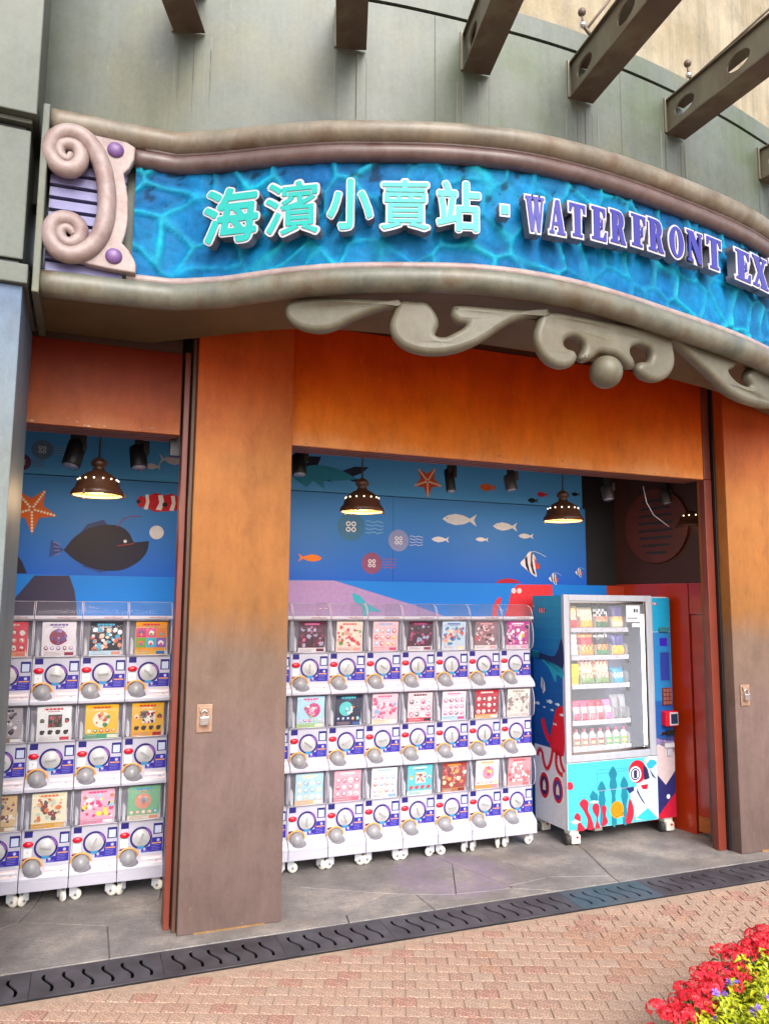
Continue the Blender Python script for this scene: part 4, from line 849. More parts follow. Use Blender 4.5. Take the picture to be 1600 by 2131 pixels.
for x, s_ in ((-.113, 1), (.108, -1)): m.add([(x, .05, .28), (x+.016*s_, .045, .28), (x+.016*s_, .045, .36), (x+.004*s_, .05, .385), (x, .055, .38)], [(0, 1, 2, 3, 4)])
m.build('side_guide', M_whitep, cm)
F = Flat((0, .062, 0), (1, 0, 0), (0, 0, 1), (0, -1, 0), .0009); navy, viol = '#241f70', '#33299a'
F.rect(-.117, .228, -.072, .263, navy); F.rect(-.112, .206, -.077, .226, '#c9c4e2'); F.rect(.073, .182, .128, .246, navy); F.rect(.056, .0795, .128, .162, viol); F.rect(.006, .0795, .056, .113, viol); F.rect(-.122, .112, -.068, .172, '#aeb2c8'); F.poly([(-.125, .105), (-.10, .088), (-.068, .112), (-.1, .115)], navy)
F.ring(.002, .167, .053, .0645, '#221c66', None, 28); F.up(); F.rect(.081, .188, .12, .232, '#c4cce4'); F.rect(-.116, .118, -.073, .168, '#e4e4ea'); F.rect(.066, .126, .121, .133, '#d99a5c'); F.disc(.103, .146, .009, '#b8b4dc', None, 10); F.disc(.024, .098, .008, '#b8b4dc', None, 8)
F.ring(.002, .167, .064, .0665, '#8f7fb8', None, 28); F.ring(.002, .167, .050, .064, '#2f8fc0', F.k, 8, -1.9, -1.2); F.ring(.002, .167, .048, .060, '#8a56a8', F.k, 8, .1, 1.1)
for q in range(4): F.line([(.064, .118-q*.009), (.064+.05-.008*(q % 2), .118-q*.009)], .002, '#8a86cc')
F.line([(.012, .086), (.05, .086)], .003, '#8a86cc'); F.disc(-.095, .145, .003, '#444466', F.k+1, 6); F.disc(-.116, .096, .006, '#d8d8e6', F.k+1, 8); F.rect(-.12, .107, -.108, .113, '#b02040', F.k+1)
F.build('sticker_print', cm)
m = MB(); m.lathe([(0, -.008), (.032, -.008), (.034, -.005), (.042, -.005), (.047, -.003), (.048, 0)], (.002, .062, .167), 26, 'y'); dl = m.build('dial', M_dial, cm)
m = MB(); m.bbox(-.030, .030, -.009, 0, -.0065, .0065, .003); kb = m.build('knob', pmat('knob_plastic', '#9a9a9c', .3, var=.03), None); kb.parent = dl; kb.location = (.002, .0535, .167)
m = MB(); m.sphere((-.094, .060, .190), 1, 14, 8, sq=(.029, .012, .0175)); m.build('coin_button', M_redpl, cm)
m = MB(); m.sphere((-.07, .040, .062), .049, 20, 12); m.build('outlet_dome', M_dome, cm)
m = MB(); m.tube([(-.07+.056*math.cos(a), .050-.012*math.sin(a), .064+.056*math.sin(a)) for a in [-.15+3.45*k/16 for k in range(17)]], .0055, 8); m.build('outlet_rim', M_orange, cm)
m = MB(); m.sphere((-.058, .012, .036), 1, 16, 8, sq=(.048, .012, .036)); m.build('outlet_cup', pmat('outlet_grey', '#77747e', .35, var=.06), cm)
a, b = Vector((0, .005, .028)), Vector((0, .038, .060)); vv = (b-a); F = Flat((0, .004, .028), (1, 0, 0), vv.normalized(), Vector((0, -vv.z, vv.y)).normalized(), .001); F.rect(.006, .002, .122, .05, '#e9e4ea'); F.up()
for p, q in (((.012, .045), (.116, .045)), ((.012, .009), (.116, .009)), ((.012, .009), (.012, .045)), ((.116, .009), (.116, .045))): F.line([p, q], .0022, '#dc8a86')
F.rect(.085, .014, .1, .018, '#5c5666'); F.line([(.02, .024), (.07, .024)], .002, '#c89aa4'); F.build('refund_label', cm)
# ------- poster cards: (title for the label, background, band, accents, layout)
def blob(F, x, y, r, c, rn, k=None): F.poly([(x+r*rn.uniform(.75, 1.1)*math.cos(a*.785), y+r*rn.uniform(.75, 1.1)*math.sin(a*.785)) for a in range(8)], c, k)
def poster(spec, seed, parent):
    name, bgc, band, acc, lay = spec; rn = random.Random(seed); F = Flat((.008, .052, .272), (1, .0, 0), (0, -.12, 1), (0, -1, -.12), .0006); w_, h_ = .094, .208
    F.rect(-w_, .004, w_, h_, bgc); F.up(); F.rect(-w_, .004, w_, .034, band); F.up()
    for q in range(3): F.line([(-w_*.85, .011+q*.008), (-w_*.85+rn.uniform(.05, .1), .011+q*.008)], .0025, rn.choice(('#8a8490', '#c8c0c4', '#b89088')))
    F.rect(w_*.35, .009, w_*.9, .028, rn.choice(acc)); F.line([(-w_*.6, h_-.016), (w_*.5, h_-.016)], .011, acc[0]); F.line([(-w_*.4, h_-.030), (w_*.3, h_-.030)], .004, acc[-1])
    for q in range(5): F.rect(-w_*.58+q*.021, h_-.020, -w_*.58+q*.021+.004, h_-.011, bgc, F.k+1)
    if lay == 'grid':
        cs_ = ['#c8266a', '#d84a78', '#d87a1e', '#6aa028', '#3aa8c0', '#7a58a8']
        for i in range(6): x0 = -w_*.96+(i % 3)*w_*.64; y0 = .05+(1-i//3)*.062; F.rect(x0, y0, x0+w_*.63, y0+.06, cs_[i]); blob(F, x0+w_*.31, y0+.028, .018, rn.choice(('#e8e4e0', '#d86a3a', '#5a3a80')), rn, F.k+1); blob(F, x0+w_*.31, y0+.02, .01, cs_[(i+2) % 6], rn, F.k+2)
    elif lay == 'scatter':
        for i in range(46): blob(F, rn.uniform(-w_*.88, w_*.88), rn.uniform(.045, h_-.035), rn.uniform(.005, .017), rn.choice(acc), rn, F.k+i % 5)
    elif lay == 'dots':
        for j in range(3):
            for i in range(4):
                x, y = -w_*.7+i*w_*.46, .055+j*.045; blob(F, x, y, .018, rn.choice(acc), rn); blob(F, x, y+.002, .011, '#ece8ea', rn, F.k+1); blob(F, x+rn.uniform(-.004, .004), y-.002, .006, rn.choice(acc), rn, F.k+2)
    elif lay == 'hero':
        F.disc(rn.uniform(-.02, .02), .118, .048, acc[1], None, 22)
        for i in range(16): a = rn.uniform(0, 6.3); d = rn.uniform(0, .04); blob(F, d*math.cos(a), .118+d*math.sin(a), rn.uniform(.006, .016), rn.choice(acc), rn, F.k+1+i % 4)
        for i in range(5): x = -w_*.75+i*w_*.37; blob(F, x, .052, .013, rn.choice(acc), rn); blob(F, x, .054, .007, '#e8e2e0', rn, F.k+1)
    elif lay == 'photo':
        F.rect(-w_*.35, .085, w_*.45, .16, acc[1])
        for i in range(26): blob(F, rn.uniform(-w_*.3, w_*.4), rn.uniform(.09, .155), rn.uniform(.004, .013), rn.choice(acc), rn, F.k+1+i % 4)
        for i in range(4): x = -w_*.7+i*w_*.46; blob(F, x, .056, .015, acc[2], rn); blob(F, x+.01, .062, .008, acc[2], rn, F.k+1); F.line([(x-.01, .046), (x+.012, .046)], .004, acc[2])
        for x in (-w_*.7, w_*.75): blob(F, x, .125, .016, rn.choice(acc), rn); blob(F, x, .12, .008, rn.choice(acc), rn, F.k+1)
    o = F.build('poster', None); o.parent = parent; return o
SP_R = [[None]*8 for _ in range(3)]
SP_R[2] = [('maroon', '#58182c', '#d6ccd2', ['#b83a5c', '#8a1c3c', '#d898a8'], 'scatter'), ('maroon and pink', '#4a1428', '#d8d0d6', ['#d86aa0', '#2a0c18', '#7a2848', '#a8a0c0', '#6a1838'], 'scatter'), ('cream strawberry', '#e4cfc0', '#dcb8b0', ['#d84a50', '#c83848', '#6a9a48', '#e89a90', '#f0e4dc'], 'scatter'), ('pale pink ring', '#eab8be', '#e0a8b0', ['#7aa8d8', '#e0b040', '#c84a70', '#e89060', '#a8c8e0'], 'dots'), ('second dark maroon', '#401226', '#d8d0d6', ['#b84a80', '#2a0c18', '#8a3050', '#9aa8c8', '#6a1838'], 'scatter'), ('pale blue', '#b8cadc', '#c8ccdc', ['#3a5aa0', '#e0a090', '#d8604a', '#e8d8b0', '#4a88b8'], 'scatter'), ('grey-brown', '#8a6a70', '#dcd4d4', ['#d8a0a8', '#5a3840', '#e8d4d4', '#a87078', '#c84a60'], 'scatter'), ('purple and black', '#b03a88', '#d8c4d4', ['#e8e4ea', '#1e1a24', '#d8b030', '#7a3a98', '#e890b0', '#e8e4ea'], 'scatter')]
SP_R[1] = [('cream', '#d8cbb8', '#d0b8a0', ['#a86a50', '#7a8a60'], 'scatter'), ('sky-blue', '#a8cfe4', '#9cc080', ['#d84a88', '#c03a78', '#e8e0d0', '#88b860', '#e8a0c0'], 'hero'), ('navy', '#141a38', '#20284a', ['#48b8c0', '#50c0c0', '#d8743a', '#d8e4ec', '#3a5a98'], 'hero'), ('striped pink', '#e8bcc8', '#e8d0b8', ['#d84a78', '#e8e4e8', '#c8688a', '#88a8d0', '#e898b0'], 'scatter'), ('pale pink panda', '#ecc4cc', '#d84a5c', ['#26222a', '#e4e0e4', '#26222a', '#d83a78', '#ece8ec'], 'dots'), ('pink-dotted white', '#e8d4de', '#a8cce0', ['#d86a9a', '#c84a80', '#7a5a70', '#e8b0c8'], 'dots'), ('crimson', '#b01a30', '#c8a060', ['#e8d8d0', '#901424', '#e8c0b8', '#781020'], 'dots'), ('white sketch', '#d8d2cc', '#d4ccc8', ['#8a7c78', '#b8aca4', '#a09088', '#c4b4b0'], 'scatter')]
SP_R[0] = [('white', '#dcd8d4', '#c8c0b8', ['#8a6a60', '#6a8a70'], 'scatter'), ('cream and light-blue', '#a8ccdc', '#dcb890', ['#e8d8a8', '#e8e8ea', '#88b0c8', '#e8c890', '#f0ece8'], 'dots'), ('rose pink', '#e8a0b0', '#d88090', ['#e8e0e4', '#d86a88', '#c84a68', '#f0c8d0'], 'dots'), ('white charm', '#dce0e4', '#d0d0d4', ['#8ab0d0', '#d87a6a', '#c8a0b8', '#7a98b8', '#d8b070'], 'dots'), ('turquoise', '#58bcc8', '#b8d8d8', ['#e8e4e0', '#e8e8e8', '#d0404a', '#d8a830', '#4a5058'], 'photo'), ('red and gold', '#983028', '#b07040', ['#d8a040', '#c83a38', '#e8d0a0', '#7a2020', '#d86a58', '#e8dcc8'], 'scatter'), ('orange and white', '#ece0dc', '#e0983a', ['#d8963a', '#e88aa8', '#d84a78', '#e8c860'], 'hero'), ('salmon pink', '#e89098', '#e0a0a0', ['#c83a4a', '#e8d8d8', '#d86a70', '#f0e4e4'], 'scatter')]
SP_L = [[None]*4 for _ in range(3)]
SP_L[2] = [('coral red', '#d84858', '#e09868', ['#e8b8b0', '#b82a40', '#f0d8d0', '#e07870'], 'dots'), ('white and mauve', '#e0d8e2', '#dcd4dc', ['#7a5a98', '#8a2a48', '#9a7ab8', '#c89a90', '#5a4a88'], 'hero'), ('black and sky blue', '#20202a', '#b8d4e4', ['#58b0d8', '#d89078', '#e8c8b0', '#38a0c8', '#d8604a', '#e8e8ea'], 'scatter'), ('six-square orange', '#e09020', '#d8a848', ['#c82a4a', '#2a6ab0', '#30903a'], 'grid')]
SP_L[1] = [('grey comic', '#a8a0a8', '#8a7a70', ['#38303a', '#d8d4d8', '#5a5060', '#b89aa0', '#e8e4e8'], 'scatter'), ('white animal', '#e2e2e4', '#d8d8da', ['#c83a4a', '#3a3028', '#2a2626', '#4a6a48', '#8a3a30'], 'photo'), ('yellow noodle', '#e0b020', '#4a9a70', ['#c8382a', '#e8dcc8', '#d88a28', '#3a7a40', '#e8e0d0'], 'hero'), ('yellow and red', '#e2a818', '#dc9a30', ['#c8202a', '#e8e2d8', '#2a2024', '#a81a28', '#e8d8b8'], 'photo')]
SP_L[0] = [('cream mosaic', '#d8b888', '#a88a68', ['#8a4a30', '#5a6a88', '#d89a48', '#e8dcc8', '#785a70'], 'scatter'), ('cream and orange', '#e8dcc0', '#d8a030', ['#d86a2a', '#8a3a38', '#5a4a48', '#d8b080', '#b8c8b0'], 'scatter'), ('pink floral', '#e0a8c0', '#d888a8', ['#d83a78', '#e8d848', '#282028', '#e8e4ea', '#d86a3a', '#9ac0d8'], 'scatter'), ('green and blue', '#78b088', '#d8d0c0', ['#5a98c8', '#d8907a', '#e8b8a0', '#7ab8d8', '#c86a58'], 'hero')]
rown = ['bottom', 'middle', 'top']; ordn = ['first', 'second', 'third', 'fourth', 'fifth', 'sixth', 'seventh', 'eighth']
# lid and header strip of the top row
hd = thing('proto', 'x', 'x', (0, 0, 0))
MB().bbox(-hw, hw, .008, .05, TH+.001, TH+.021, .003).build('header_strip', M_white, hd)
lp = [(.02, .021), (.024, .05), (.045, .085), (.085, .104), (.15, .108), (.38, .106)]; m = MB(); n = len(lp)
m.add([(x, y, TH+z) for x in (-hw+.002, hw-.002) for y, z in lp], [(i, i+1, n+i+1, n+i) for i in range(n-1)], None, True)
for x in (-hw+.002, hw-.002): m.add([(x, y, TH+z) for y, z in lp]+[(x, .38, TH+.0)], [tuple(range(n+1))])
m.build('clear_lid', M_acryl, hd)
m = MB(); m.tube([(-hw+.003, y, TH+z) for y, z in lp]+[(hw-.003, y, TH+z) for y, z in lp[::-1]], .002, 6)
m.build('lid_edge', MATS['acrylic_edge'], hd)
tm = text_mesh('www.LBuy.com', .017, 0, .0004); mesh_obj('web_address', tm, pmat('red_brown_ink', '#8a4a40', .5), hd, Matrix.Translation((.045, .0072, TH+.006)) @ Matrix.Rotation(R(90), 4, 'X'))
fu = text_mesh('\u798f', .045, 0, .001)
def make_machine(x, tier, spec, seed, lab):
    o = copy_tree(cm); o.location = (x, 4.995, .145+tier*TH); o['label'] = lab
    poster(spec, seed, o)
    for ch in o.children:
        if ch.name.startswith('dial'):
            for k in ch.children: k.rotation_euler.y = random.choice((-.1, .2, 1.2, 1.5, 1.9, .6, -.5))
    if tier == 2:
        for c in hd.children: cc = c.copy(); COL.objects.link(cc); cc.parent = o
    if spec[0].startswith('yellow and red'):
        c = mesh_obj('poster_character', fu.copy(), pmat('black_ink', '#241c18', .6), None, Matrix.Translation((-.02, .026, .395)) @ Matrix.Rotation(R(90), 4, 'X')); c.parent = o
    return o
# caster plinth under each column
pl = thing('caster_plinth', 'x', 'plinth', (0, 0, 0), 'white caster plinths under the capsule machines')
MB().bbox(-hw, hw, .002, .39, .088, .144, .004).build('plinth_board', M_white, pl)
def caster(x, y, parent, ang):
    m = MB(); m.lathe([(0, -.011), (.024, -.011), (.032, -.007), (.0325, 0), (.032, .007), (.024, .011), (0, .011)], (0, -.012, .0325), 18, 'x'); w_ = m.build('caster', M_caster, None); w_.parent = parent; w_.location = (x, y, 0); w_.rotation_euler.z = ang
    m = MB(); m.bbox(-.016, -.0125, -.02, .022, .026, .08, .001); m.bbox(.0125, .016, -.02, .022, .026, .08, .001); m.bbox(-.018, .018, -.02, .024, .079, .0875, .002); f_ = m.build('fork', M_whitep, None); f_.parent = w_
    a_ = MB().lathe([(0, -.018), (.008, -.018), (.008, .018), (0, .018)], (0, -.012, .0325), 8, 'x').build('axle', M_rubber, None); a_.parent = w_
for x, a in ((-.1, .9), (.1, 1.1)):
    for y in (.06, .34): caster(x, y, pl, a)
def column(x, specs, seed, colname, first):
    o = copy_tree(pl); o.location = (x, 4.995, 0); o['label'] = 'white plinth on small casters under the %s' % colname
    for ch in o.children:
        if ch.name.startswith('caster'): ch.rotation_euler.z = random.uniform(.5, 1.5)*random.choice((1, 1, -1))
    for t_ in range(3): make_machine(x, t_, specs[t_], seed*3+t_, 'capsule machine with %s card, %s row, %s' % (specs[t_][0], rown[t_], colname))
XR = 3.161
for c in range(8):
    x = XR-PW*(7-c+.5); nm = 'column half hidden by the pillar' if c == 0 else '%s column right of the pillar' % ordn[c-1]
    if c == 0: nm = 'column half hidden behind the pillar'
    column(x, [SP_R[t_][c] for t_ in range(3)], 10+c, nm, c == 0)
XL = .522
for c in range(4):
    x = XL-PW*(3-c+.5); nm = 'leftmost column' if c == 0 else ['', 'third column left of the pillar', 'second column left of the pillar', 'first column left of the pillar'][c]
    column(x, [SP_L[t_][c] for t_ in range(3)], 40+c, nm, False)
for r_ in (cm, hd, pl):
    for c in list(r_.children_recursive): bpy.data.objects.remove(c)
    bpy.data.objects.remove(r_)

# ================================================================== VENDING MACHINE
VA = R(1.9)
VM = Matrix.Translation((3.351, 4.887, 0)) @ Matrix.Rotation(VA, 4, 'Z')
vm = thing('vending_machine', 'snack vending machine wrapped in sea-life graphics, standing right of the capsule machines', 'vending machine')
VW, VD = 1.03, .41
m = MB(); m.box(0, .02, .03, VD, .11, 1.815); m.box(.02, VW-.02, .35, VD, .11, 1.815); m.box(VW-.02, VW, .03, .35, .11, 1.815); m.box(.02, VW-.02, .03, .35, 1.785, 1.815); m.box(.02, VW-.02, .03, .35, .11, .13); m.build('cabinet', M_whitep, vm)
m = MB(); m.box(.021, .83, .34, .349, .6, 1.784); m.build('back_lining', pmat('dark_lining', '#6c7088', .4, var=.15), vm)
m = MB(); m.box(.83, .838, .04, .34, .60, 1.784); m.build('side_lining', pmat('steel_lining', '#a8acc0', .3, .3, var=.1), vm); MB().box(.021, .83, .04, .34, .585, .60).build('floor_lining', M_alu, vm)
m = MB(); m.box(.026, .03, .06, .34, .60, 1.784); m.build('left_lining', M_inside, vm)
# door: aluminium frame with a stepped inner lip, glass
m = MB(); fx0, fx1, fz0, fz1 = 0, .843, .590, 1.822
m.bbox(fx0, fx0+.046, 0, .03, fz0, fz1, .004); m.bbox(fx1-.056, fx1, 0, .03, fz0, fz1, .004); m.bbox(fx0+.047, fx1-.057, 0, .03, fz1-.046, fz1, .004); m.bbox(fx0+.047, fx1-.057, 0, .03, fz0, fz0+.05, .004); dr = m.build('door_frame', M_alu, vm)
m = MB(); gx0, gx1, gz0, gz1 = .047, .786, .641, 1.775
m.bbox(gx0, gx0+.018, .006, .034, gz0, gz1, .003); m.bbox(gx1-.018, gx1, .006, .034, gz0, gz1, .003); m.bbox(gx0+.018, gx1-.018, .006, .034, gz1-.018, gz1, .003); m.bbox(gx0+.018, gx1-.018, .006, .034, gz0, gz0+.022, .003); m.build('inner_lip', M_chrome, dr)
MB().box(gx0+.018, gx1-.018, .016, .020, gz0+.022, gz1-.018).build('glass', M_glass, dr)
MB().bbox(.755, .761, .024, .032, gz0+.03, gz1-.1, .002).build('light_strip', emat('cool_strip', (.9, .95, 1), 4), vm)
MB().bbox(0, .843, .0, .03, .11, .586, .005).build('lower_door', M_whitep, vm)
MB().bbox(.848, VW, .004, .03, .115, 1.81, .005).build('control_column', M_whitep, vm)
# notice behind the glass
F = Flat((0, .0158, 0), (1, 0, 0), (0, 0, 1), (0, -1, 0), .0004); F.rect(.60, 1.615, .735, 1.745, '#d4d8e2'); F.up(); F.rect(.675, 1.69, .692, 1.718, '#2a2e44'); F.rect(.70, 1.692, .715, 1.716, '#2a2e44')
for k in range(8): F.rect(.615+k*.012, 1.638+.0015*(k % 3), .622+k*.012, 1.650, '#3a3e54')
F.rect(.655, 1.575, .735, 1.605, '#d8dae2'); F.build('notice', vm)
# side graphics (towards the capsule machines)
F = Flat((0, 0, 0), (0, 1, 0), (0, 0, 1), (-1, 0, 0), .0006)
for k in range(14):
    c = [Vector(H('#2f9cc8')).lerp(Vector(H('#1a63b0')), min(1, k/6)).lerp(Vector(H('#173a80')), max(0, (k-6)/8))[i] for i in range(3)]; z1 = 1.815-k*.082; F.rect(.03, z1-.082, VD, z1, tuple(c))
F.rect(.03, .11, VD, .667, '#d0d0d6'); F.up()
def oc(pts, col): F.poly(smooth_poly(pts, 3), col)
oc([(.03, .96), (.06, .99), (.12, .96), (.16, .86), (.20, .74), (.19, .66), (.03, .64)], '#d01826'); oc([(.22, .7), (.29, .78), (.31, .86), (.27, .87), (.24, .79), (.18, .72)], '#d01826')
F.line(smooth_poly([(.17, .66), (.20, .56), (.25, .50), (.29, .55), (.31, .62), (.35, .63), (.37, .58)], 4, False), .032, '#d01826'); F.line(smooth_poly([(.12, .66), (.13, .56), (.09, .50), (.05, .50)], 4, False), .034, '#c81424'); F.line(smooth_poly([(.08, .66), (.07, .58), (.03, .52)], 4, False), .03, '#c81424')
for y in (.115, .285):
    F.disc(y, .375, .072, '#e8dcdc', None, 22, .105); F.disc(y, .375, .064, '#c01830', F.k+1, 22, .096); F.disc(y, .375, .046, '#3a3a7a' if y < .2 else '#40204a', F.k+2, 20, .07); oc2 = [(y-.02, .34), (y+.02, .34), (y+.018, .39), (y, .42), (y-.018, .39)]; F.poly(oc2, '#e0c8b8', F.k+3)
F.up()
for y in (.125, .15): F.disc(y, .85, .009, '#e8d0d0', None, 8)
for y, z, L in ((.1, 1.0, .09), (.2, 1.01, .12), (.36, .98, .1), (.17, .95, .07), (.27, .96, .05), (.05, .93, .08)): fish(F, (y, z), L, '#d4e2ee', -1, .4)
oc([(.03, 1.50), (.12, 1.36), (.30, 1.37), (.42, 1.38), (.42, 1.33), (.25, 1.31), (.03, 1.24)], '#24305e'); oc([(.42, 1.39), (.44, 1.36), (.42, 1.33), (.33, 1.335), (.33, 1.38)], '#28a8c4'); oc([(.30, 1.32), (.2, 1.26), (.12, 1.16), (.10, 1.22), (.03, 1.20), (.03, 1.27), (.2, 1.31)], '#2aa0c2')
clown(F, (.28, 1.70), .1); clown(F, (.40, 1.735), .05); F.poly([(.26, 1.15), (.30, 1.19), (.31, 1.12), (.28, 1.06), (.25, 1.09)], '#d8d8e2'); F.poly([(.275, 1.15), (.285, 1.17), (.29, 1.08), (.28, 1.08)], '#1a1c38', F.k+1)
F.build('side_graphic', vm)
# lower door graphics
def gd(x, y): t = (x-405)/940; tp = 612-45*t; bt = 1305-100*t; return (t*.843, .586-(y-tp)/(bt-tp)*.474)
F = Flat((0, 0, 0), (1, 0, 0), (0, 0, 1), (0, -1, 0), .0006)
def G(pts, col, k=None, sm=3): F.poly([gd(*p) for p in (smooth_poly(pts, sm) if sm else pts)], col, k)
F.rect(.004, .114, .839, .583, '#4ab8d0'); F.up()
G([(1350, 570), (1345, 1195), (1100, 1210), (1040, 950), (1120, 850), (1200, 640)], '#bccbe0', None, 0)
F.line([gd(700, 735), gd(700, 690), gd(1060, 680)], .006, '#3fa4bc'); F.line([gd(705, 905), gd(705, 730), gd(1060, 700)], .004, '#3a90b0')
for x, y0, y1, wd_ in ((870, 655, 1245, 45), (750, 800, 1250, 42), (985, 765, 1240, 42)):
    G([(x, y0), (x-wd_, y0+80), (x-wd_*.6, y0+130), (x-wd_*.9, y0+200), (x-wd_*.4, y0+300), (x-wd_*.6, y1), (x+wd_*.6, y1), (x+wd_*.4, y0+300), (x+wd_*.9, y0+200), (x+wd_*.6, y0+130), (x+wd_, y0+80)], '#1c7890', None, 2)
G([(655, 895), (625, 960), (640, 1000), (710, 1000), (705, 940)], '#1c7890', None, 0); F.up()
for pts in ([(465, 1170), (495, 1120), (530, 1160), (530, 1220), (575, 1295), (495, 1300), (500, 1220)], [(520, 1030), (565, 980), (610, 1020), (605, 1100), (635, 1170), (660, 1285), (590, 1290), (600, 1200), (560, 1100)], [(650, 1060), (685, 1025), (720, 1060), (715, 1140), (700, 1200), (725, 1275), (675, 1280), (690, 1180), (660, 1120)], [(740, 1080), (770, 1050), (795, 1080), (785, 1150), (805, 1230), (740, 1265), (755, 1170)], [(1040, 990), (1080, 1110), (1050, 1230), (990, 1235), (1010, 1120)]): G(pts, '#b8243a')
G([(620, 1020), (660, 1000), (720, 1010), (690, 1030)], '#d8e8ee', F.k+1, 0); G([(430, 1210), (480, 1190), (530, 1215), (470, 1240)], '#d8e8ee', F.k+1, 0)
c = gd(902, 1100); F.disc(*c, .062, '#e08a10', None, 24); F.line([(c[0]+.006*a*math.cos(a)*.75, c[1]+.006*a*math.sin(a)*.75) for a in [q*.5 for q in range(24)]], .005, '#c06a08', F.k+1); G([(935, 1160), (975, 1180), (955, 1120)], '#e08a10', None, 0)
c = gd(1130, 720); F.disc(*c, .085, '#c81a30', None, 26); c2 = gd(1105, 745); F.disc(*c2, .058, '#e4e4ec', F.k+1, 22); F.disc(*c2, .046, '#2a2a5a', F.k+2, 20); F.disc(*c2, .036, '#e4e4ec', F.k+3, 18); F.rect(c2[0]-.016, c2[1]-.03, c2[0]+.016, c2[1]+.03, '#2a2a5a', F.k+4)
G([(1200, 640), (1240, 700), (1260, 790), (1200, 810), (1190, 720)], '#2a2450', F.k+1, 0); G([(1160, 860), (1240, 850), (1230, 900), (1180, 900)], '#c81a30', F.k+1, 0); G([(1330, 600), (1270, 600), (1220, 640), (1200, 600), (1260, 570), (1335, 570)], '#e0e4ee', F.k+1, 0); G([(1225, 650), (1270, 600), (1320, 610), (1345, 640), (1290, 690), (1250, 690)], '#30a8c0', F.k+2, 0)
G([(1115, 880), (1150, 960), (1210, 1060), (1170, 1020), (1120, 930)], '#20224e', F.k+1, 0); G([(1255, 690), (1330, 800), (1290, 770)], '#20224e', F.k+3, 0); G([(1000, 880), (1085, 870), (1090, 910), (1040, 940)], '#2a2c64', F.k+1, 0); G([(1100, 1190), (1230, 1090), (1330, 1190), (1230, 1215)], '#36b4c8', None, 0)
F.line([gd(705, 905), gd(1070, 875)], .006, '#8a98b0', F.k+1); G([(408, 800), (450, 805), (465, 845), (450, 885), (408, 880)], '#c82a40', F.k+1, 0); F.build('lower_graphic', vm)
# control column graphics
def gc(x, y): return (.848+(x-1345)/175*.2, 1.81-(y-1247)/450*1.70)
F = Flat((0, .004, 0), (1, 0, 0), (0, 0, 1), (0, -1, 0), .0006); F.rect(.85, 1.54, 1.028, 1.806, '#1a98c4'); F.rect(.85, 1.00, 1.028, 1.535, '#2a7cbc'); F.rect(.85, .69, 1.028, 1.0, '#1f58a4'); F.rect(.85, .60, 1.028, .72, '#8a7ab4'); F.rect(.85, .112, 1.028, .60, '#2a2a66'); F.up()
F.poly([(.85, .66), (.93, .70), (1.028, .64), (1.028, .46), (.93, .36), (.85, .44)], '#cbb8bc'); F.poly([(.85, .14), (1.028, .30), (1.028, .112), (.85, .112)], '#c01c38'); F.disc(.95, .27, .018, '#e0e2ec', None, 12); F.poly([(.85, .72), (1.028, .66), (1.028, .60), (.85, .68)], '#8a7ab4')
F.rect(.915, 1.425, .99, 1.49, '#3a20b0'); F.rect(.92, 1.16, 1.0, 1.37, '#2e3e9c'); F.rect(.912, 1.152, 1.008, 1.378, '#4a6cc0', F.k-1); F.up(); clown(F, (.87, 1.76), .05); F.build('column_graphic', vm)
m = MB(); m.bbox(.905, 1.0, -.012, .004, 1.535, 1.575, .003); m.build('latch', pmat('latch_teal', '#3a7c88', .3, .3), vm)
m = MB(); m.bbox(.92, 1.015, -.006, .004, .965, 1.10, .002); kp = m.build('keypad', pmat('keypad_brown', '#6a2c2c', .4), vm)
for i in range(3):
    for j in range(4): MB().bbox(.928+i*.029, .949+i*.029, -.011, -.006, .973+j*.032, .995+j*.032, .002).build('key', pmat('key_tan', '#8a5a50', .35), kp)
m = MB(); m.bbox(.905, 1.025, -.055, .004, .81, .925, .01); cr = m.build('card_reader', M_redpl, vm); MB().bbox(.935, 1.02, -.060, -.0545, .818, .917, .004).build('reader_bezel', M_whitep, cr); MB().bbox(.945, 1.01, -.063, -.0595, .83, .905, .003).build('reader_screen', pmat('screen_dark', '#24304c', .1), cr)
MB().bbox(.945, 1.02, -.02, .004, .735, .775, .004).build('coin_slot', M_black, vm); MB().bbox(.885, .935, -.012, .004, .74, .762, .003).build('coin_lever', M_chrome, vm); MB().bbox(.925, 1.02, -.01, .004, .64, .675, .003).build('note_label', M_whitep, vm); MB().bbox(.95, 1.0, -.008, .004, .575, .632, .003).build('coin_return', M_white, vm)
# heavy casters
def bigcaster(x, y):
    m = MB(); m.lathe([(0, -.016), (.030, -.016), (.038, -.01), (.038, .01), (.030, .016), (0, .016)], (x-.02, y, .038), 18, 'x'); w_ = m.build('caster', pmat('black_tyre', '#2a2826', .6), vm)
    m = MB(); m.bbox(x+.0, x+.075, y-.045, y+.04, .012, .075, .008); m.bbox(x-.01, x+.07, y-.03, y+.04, .074, .1095, .004); m.build('caster_housing', M_caster, w_)
    MB().lathe([(0, -.002), (.008, -.002), (.008, .012), (0, .012)], (x+.04, y-.055, .06), 8, 'y').build('brake', M_redpl, w_)
for x, y in ((.04, .05), (.93, .05), (.04, .42), (.93, .42), (.4, .25)): bigcaster(x, y)
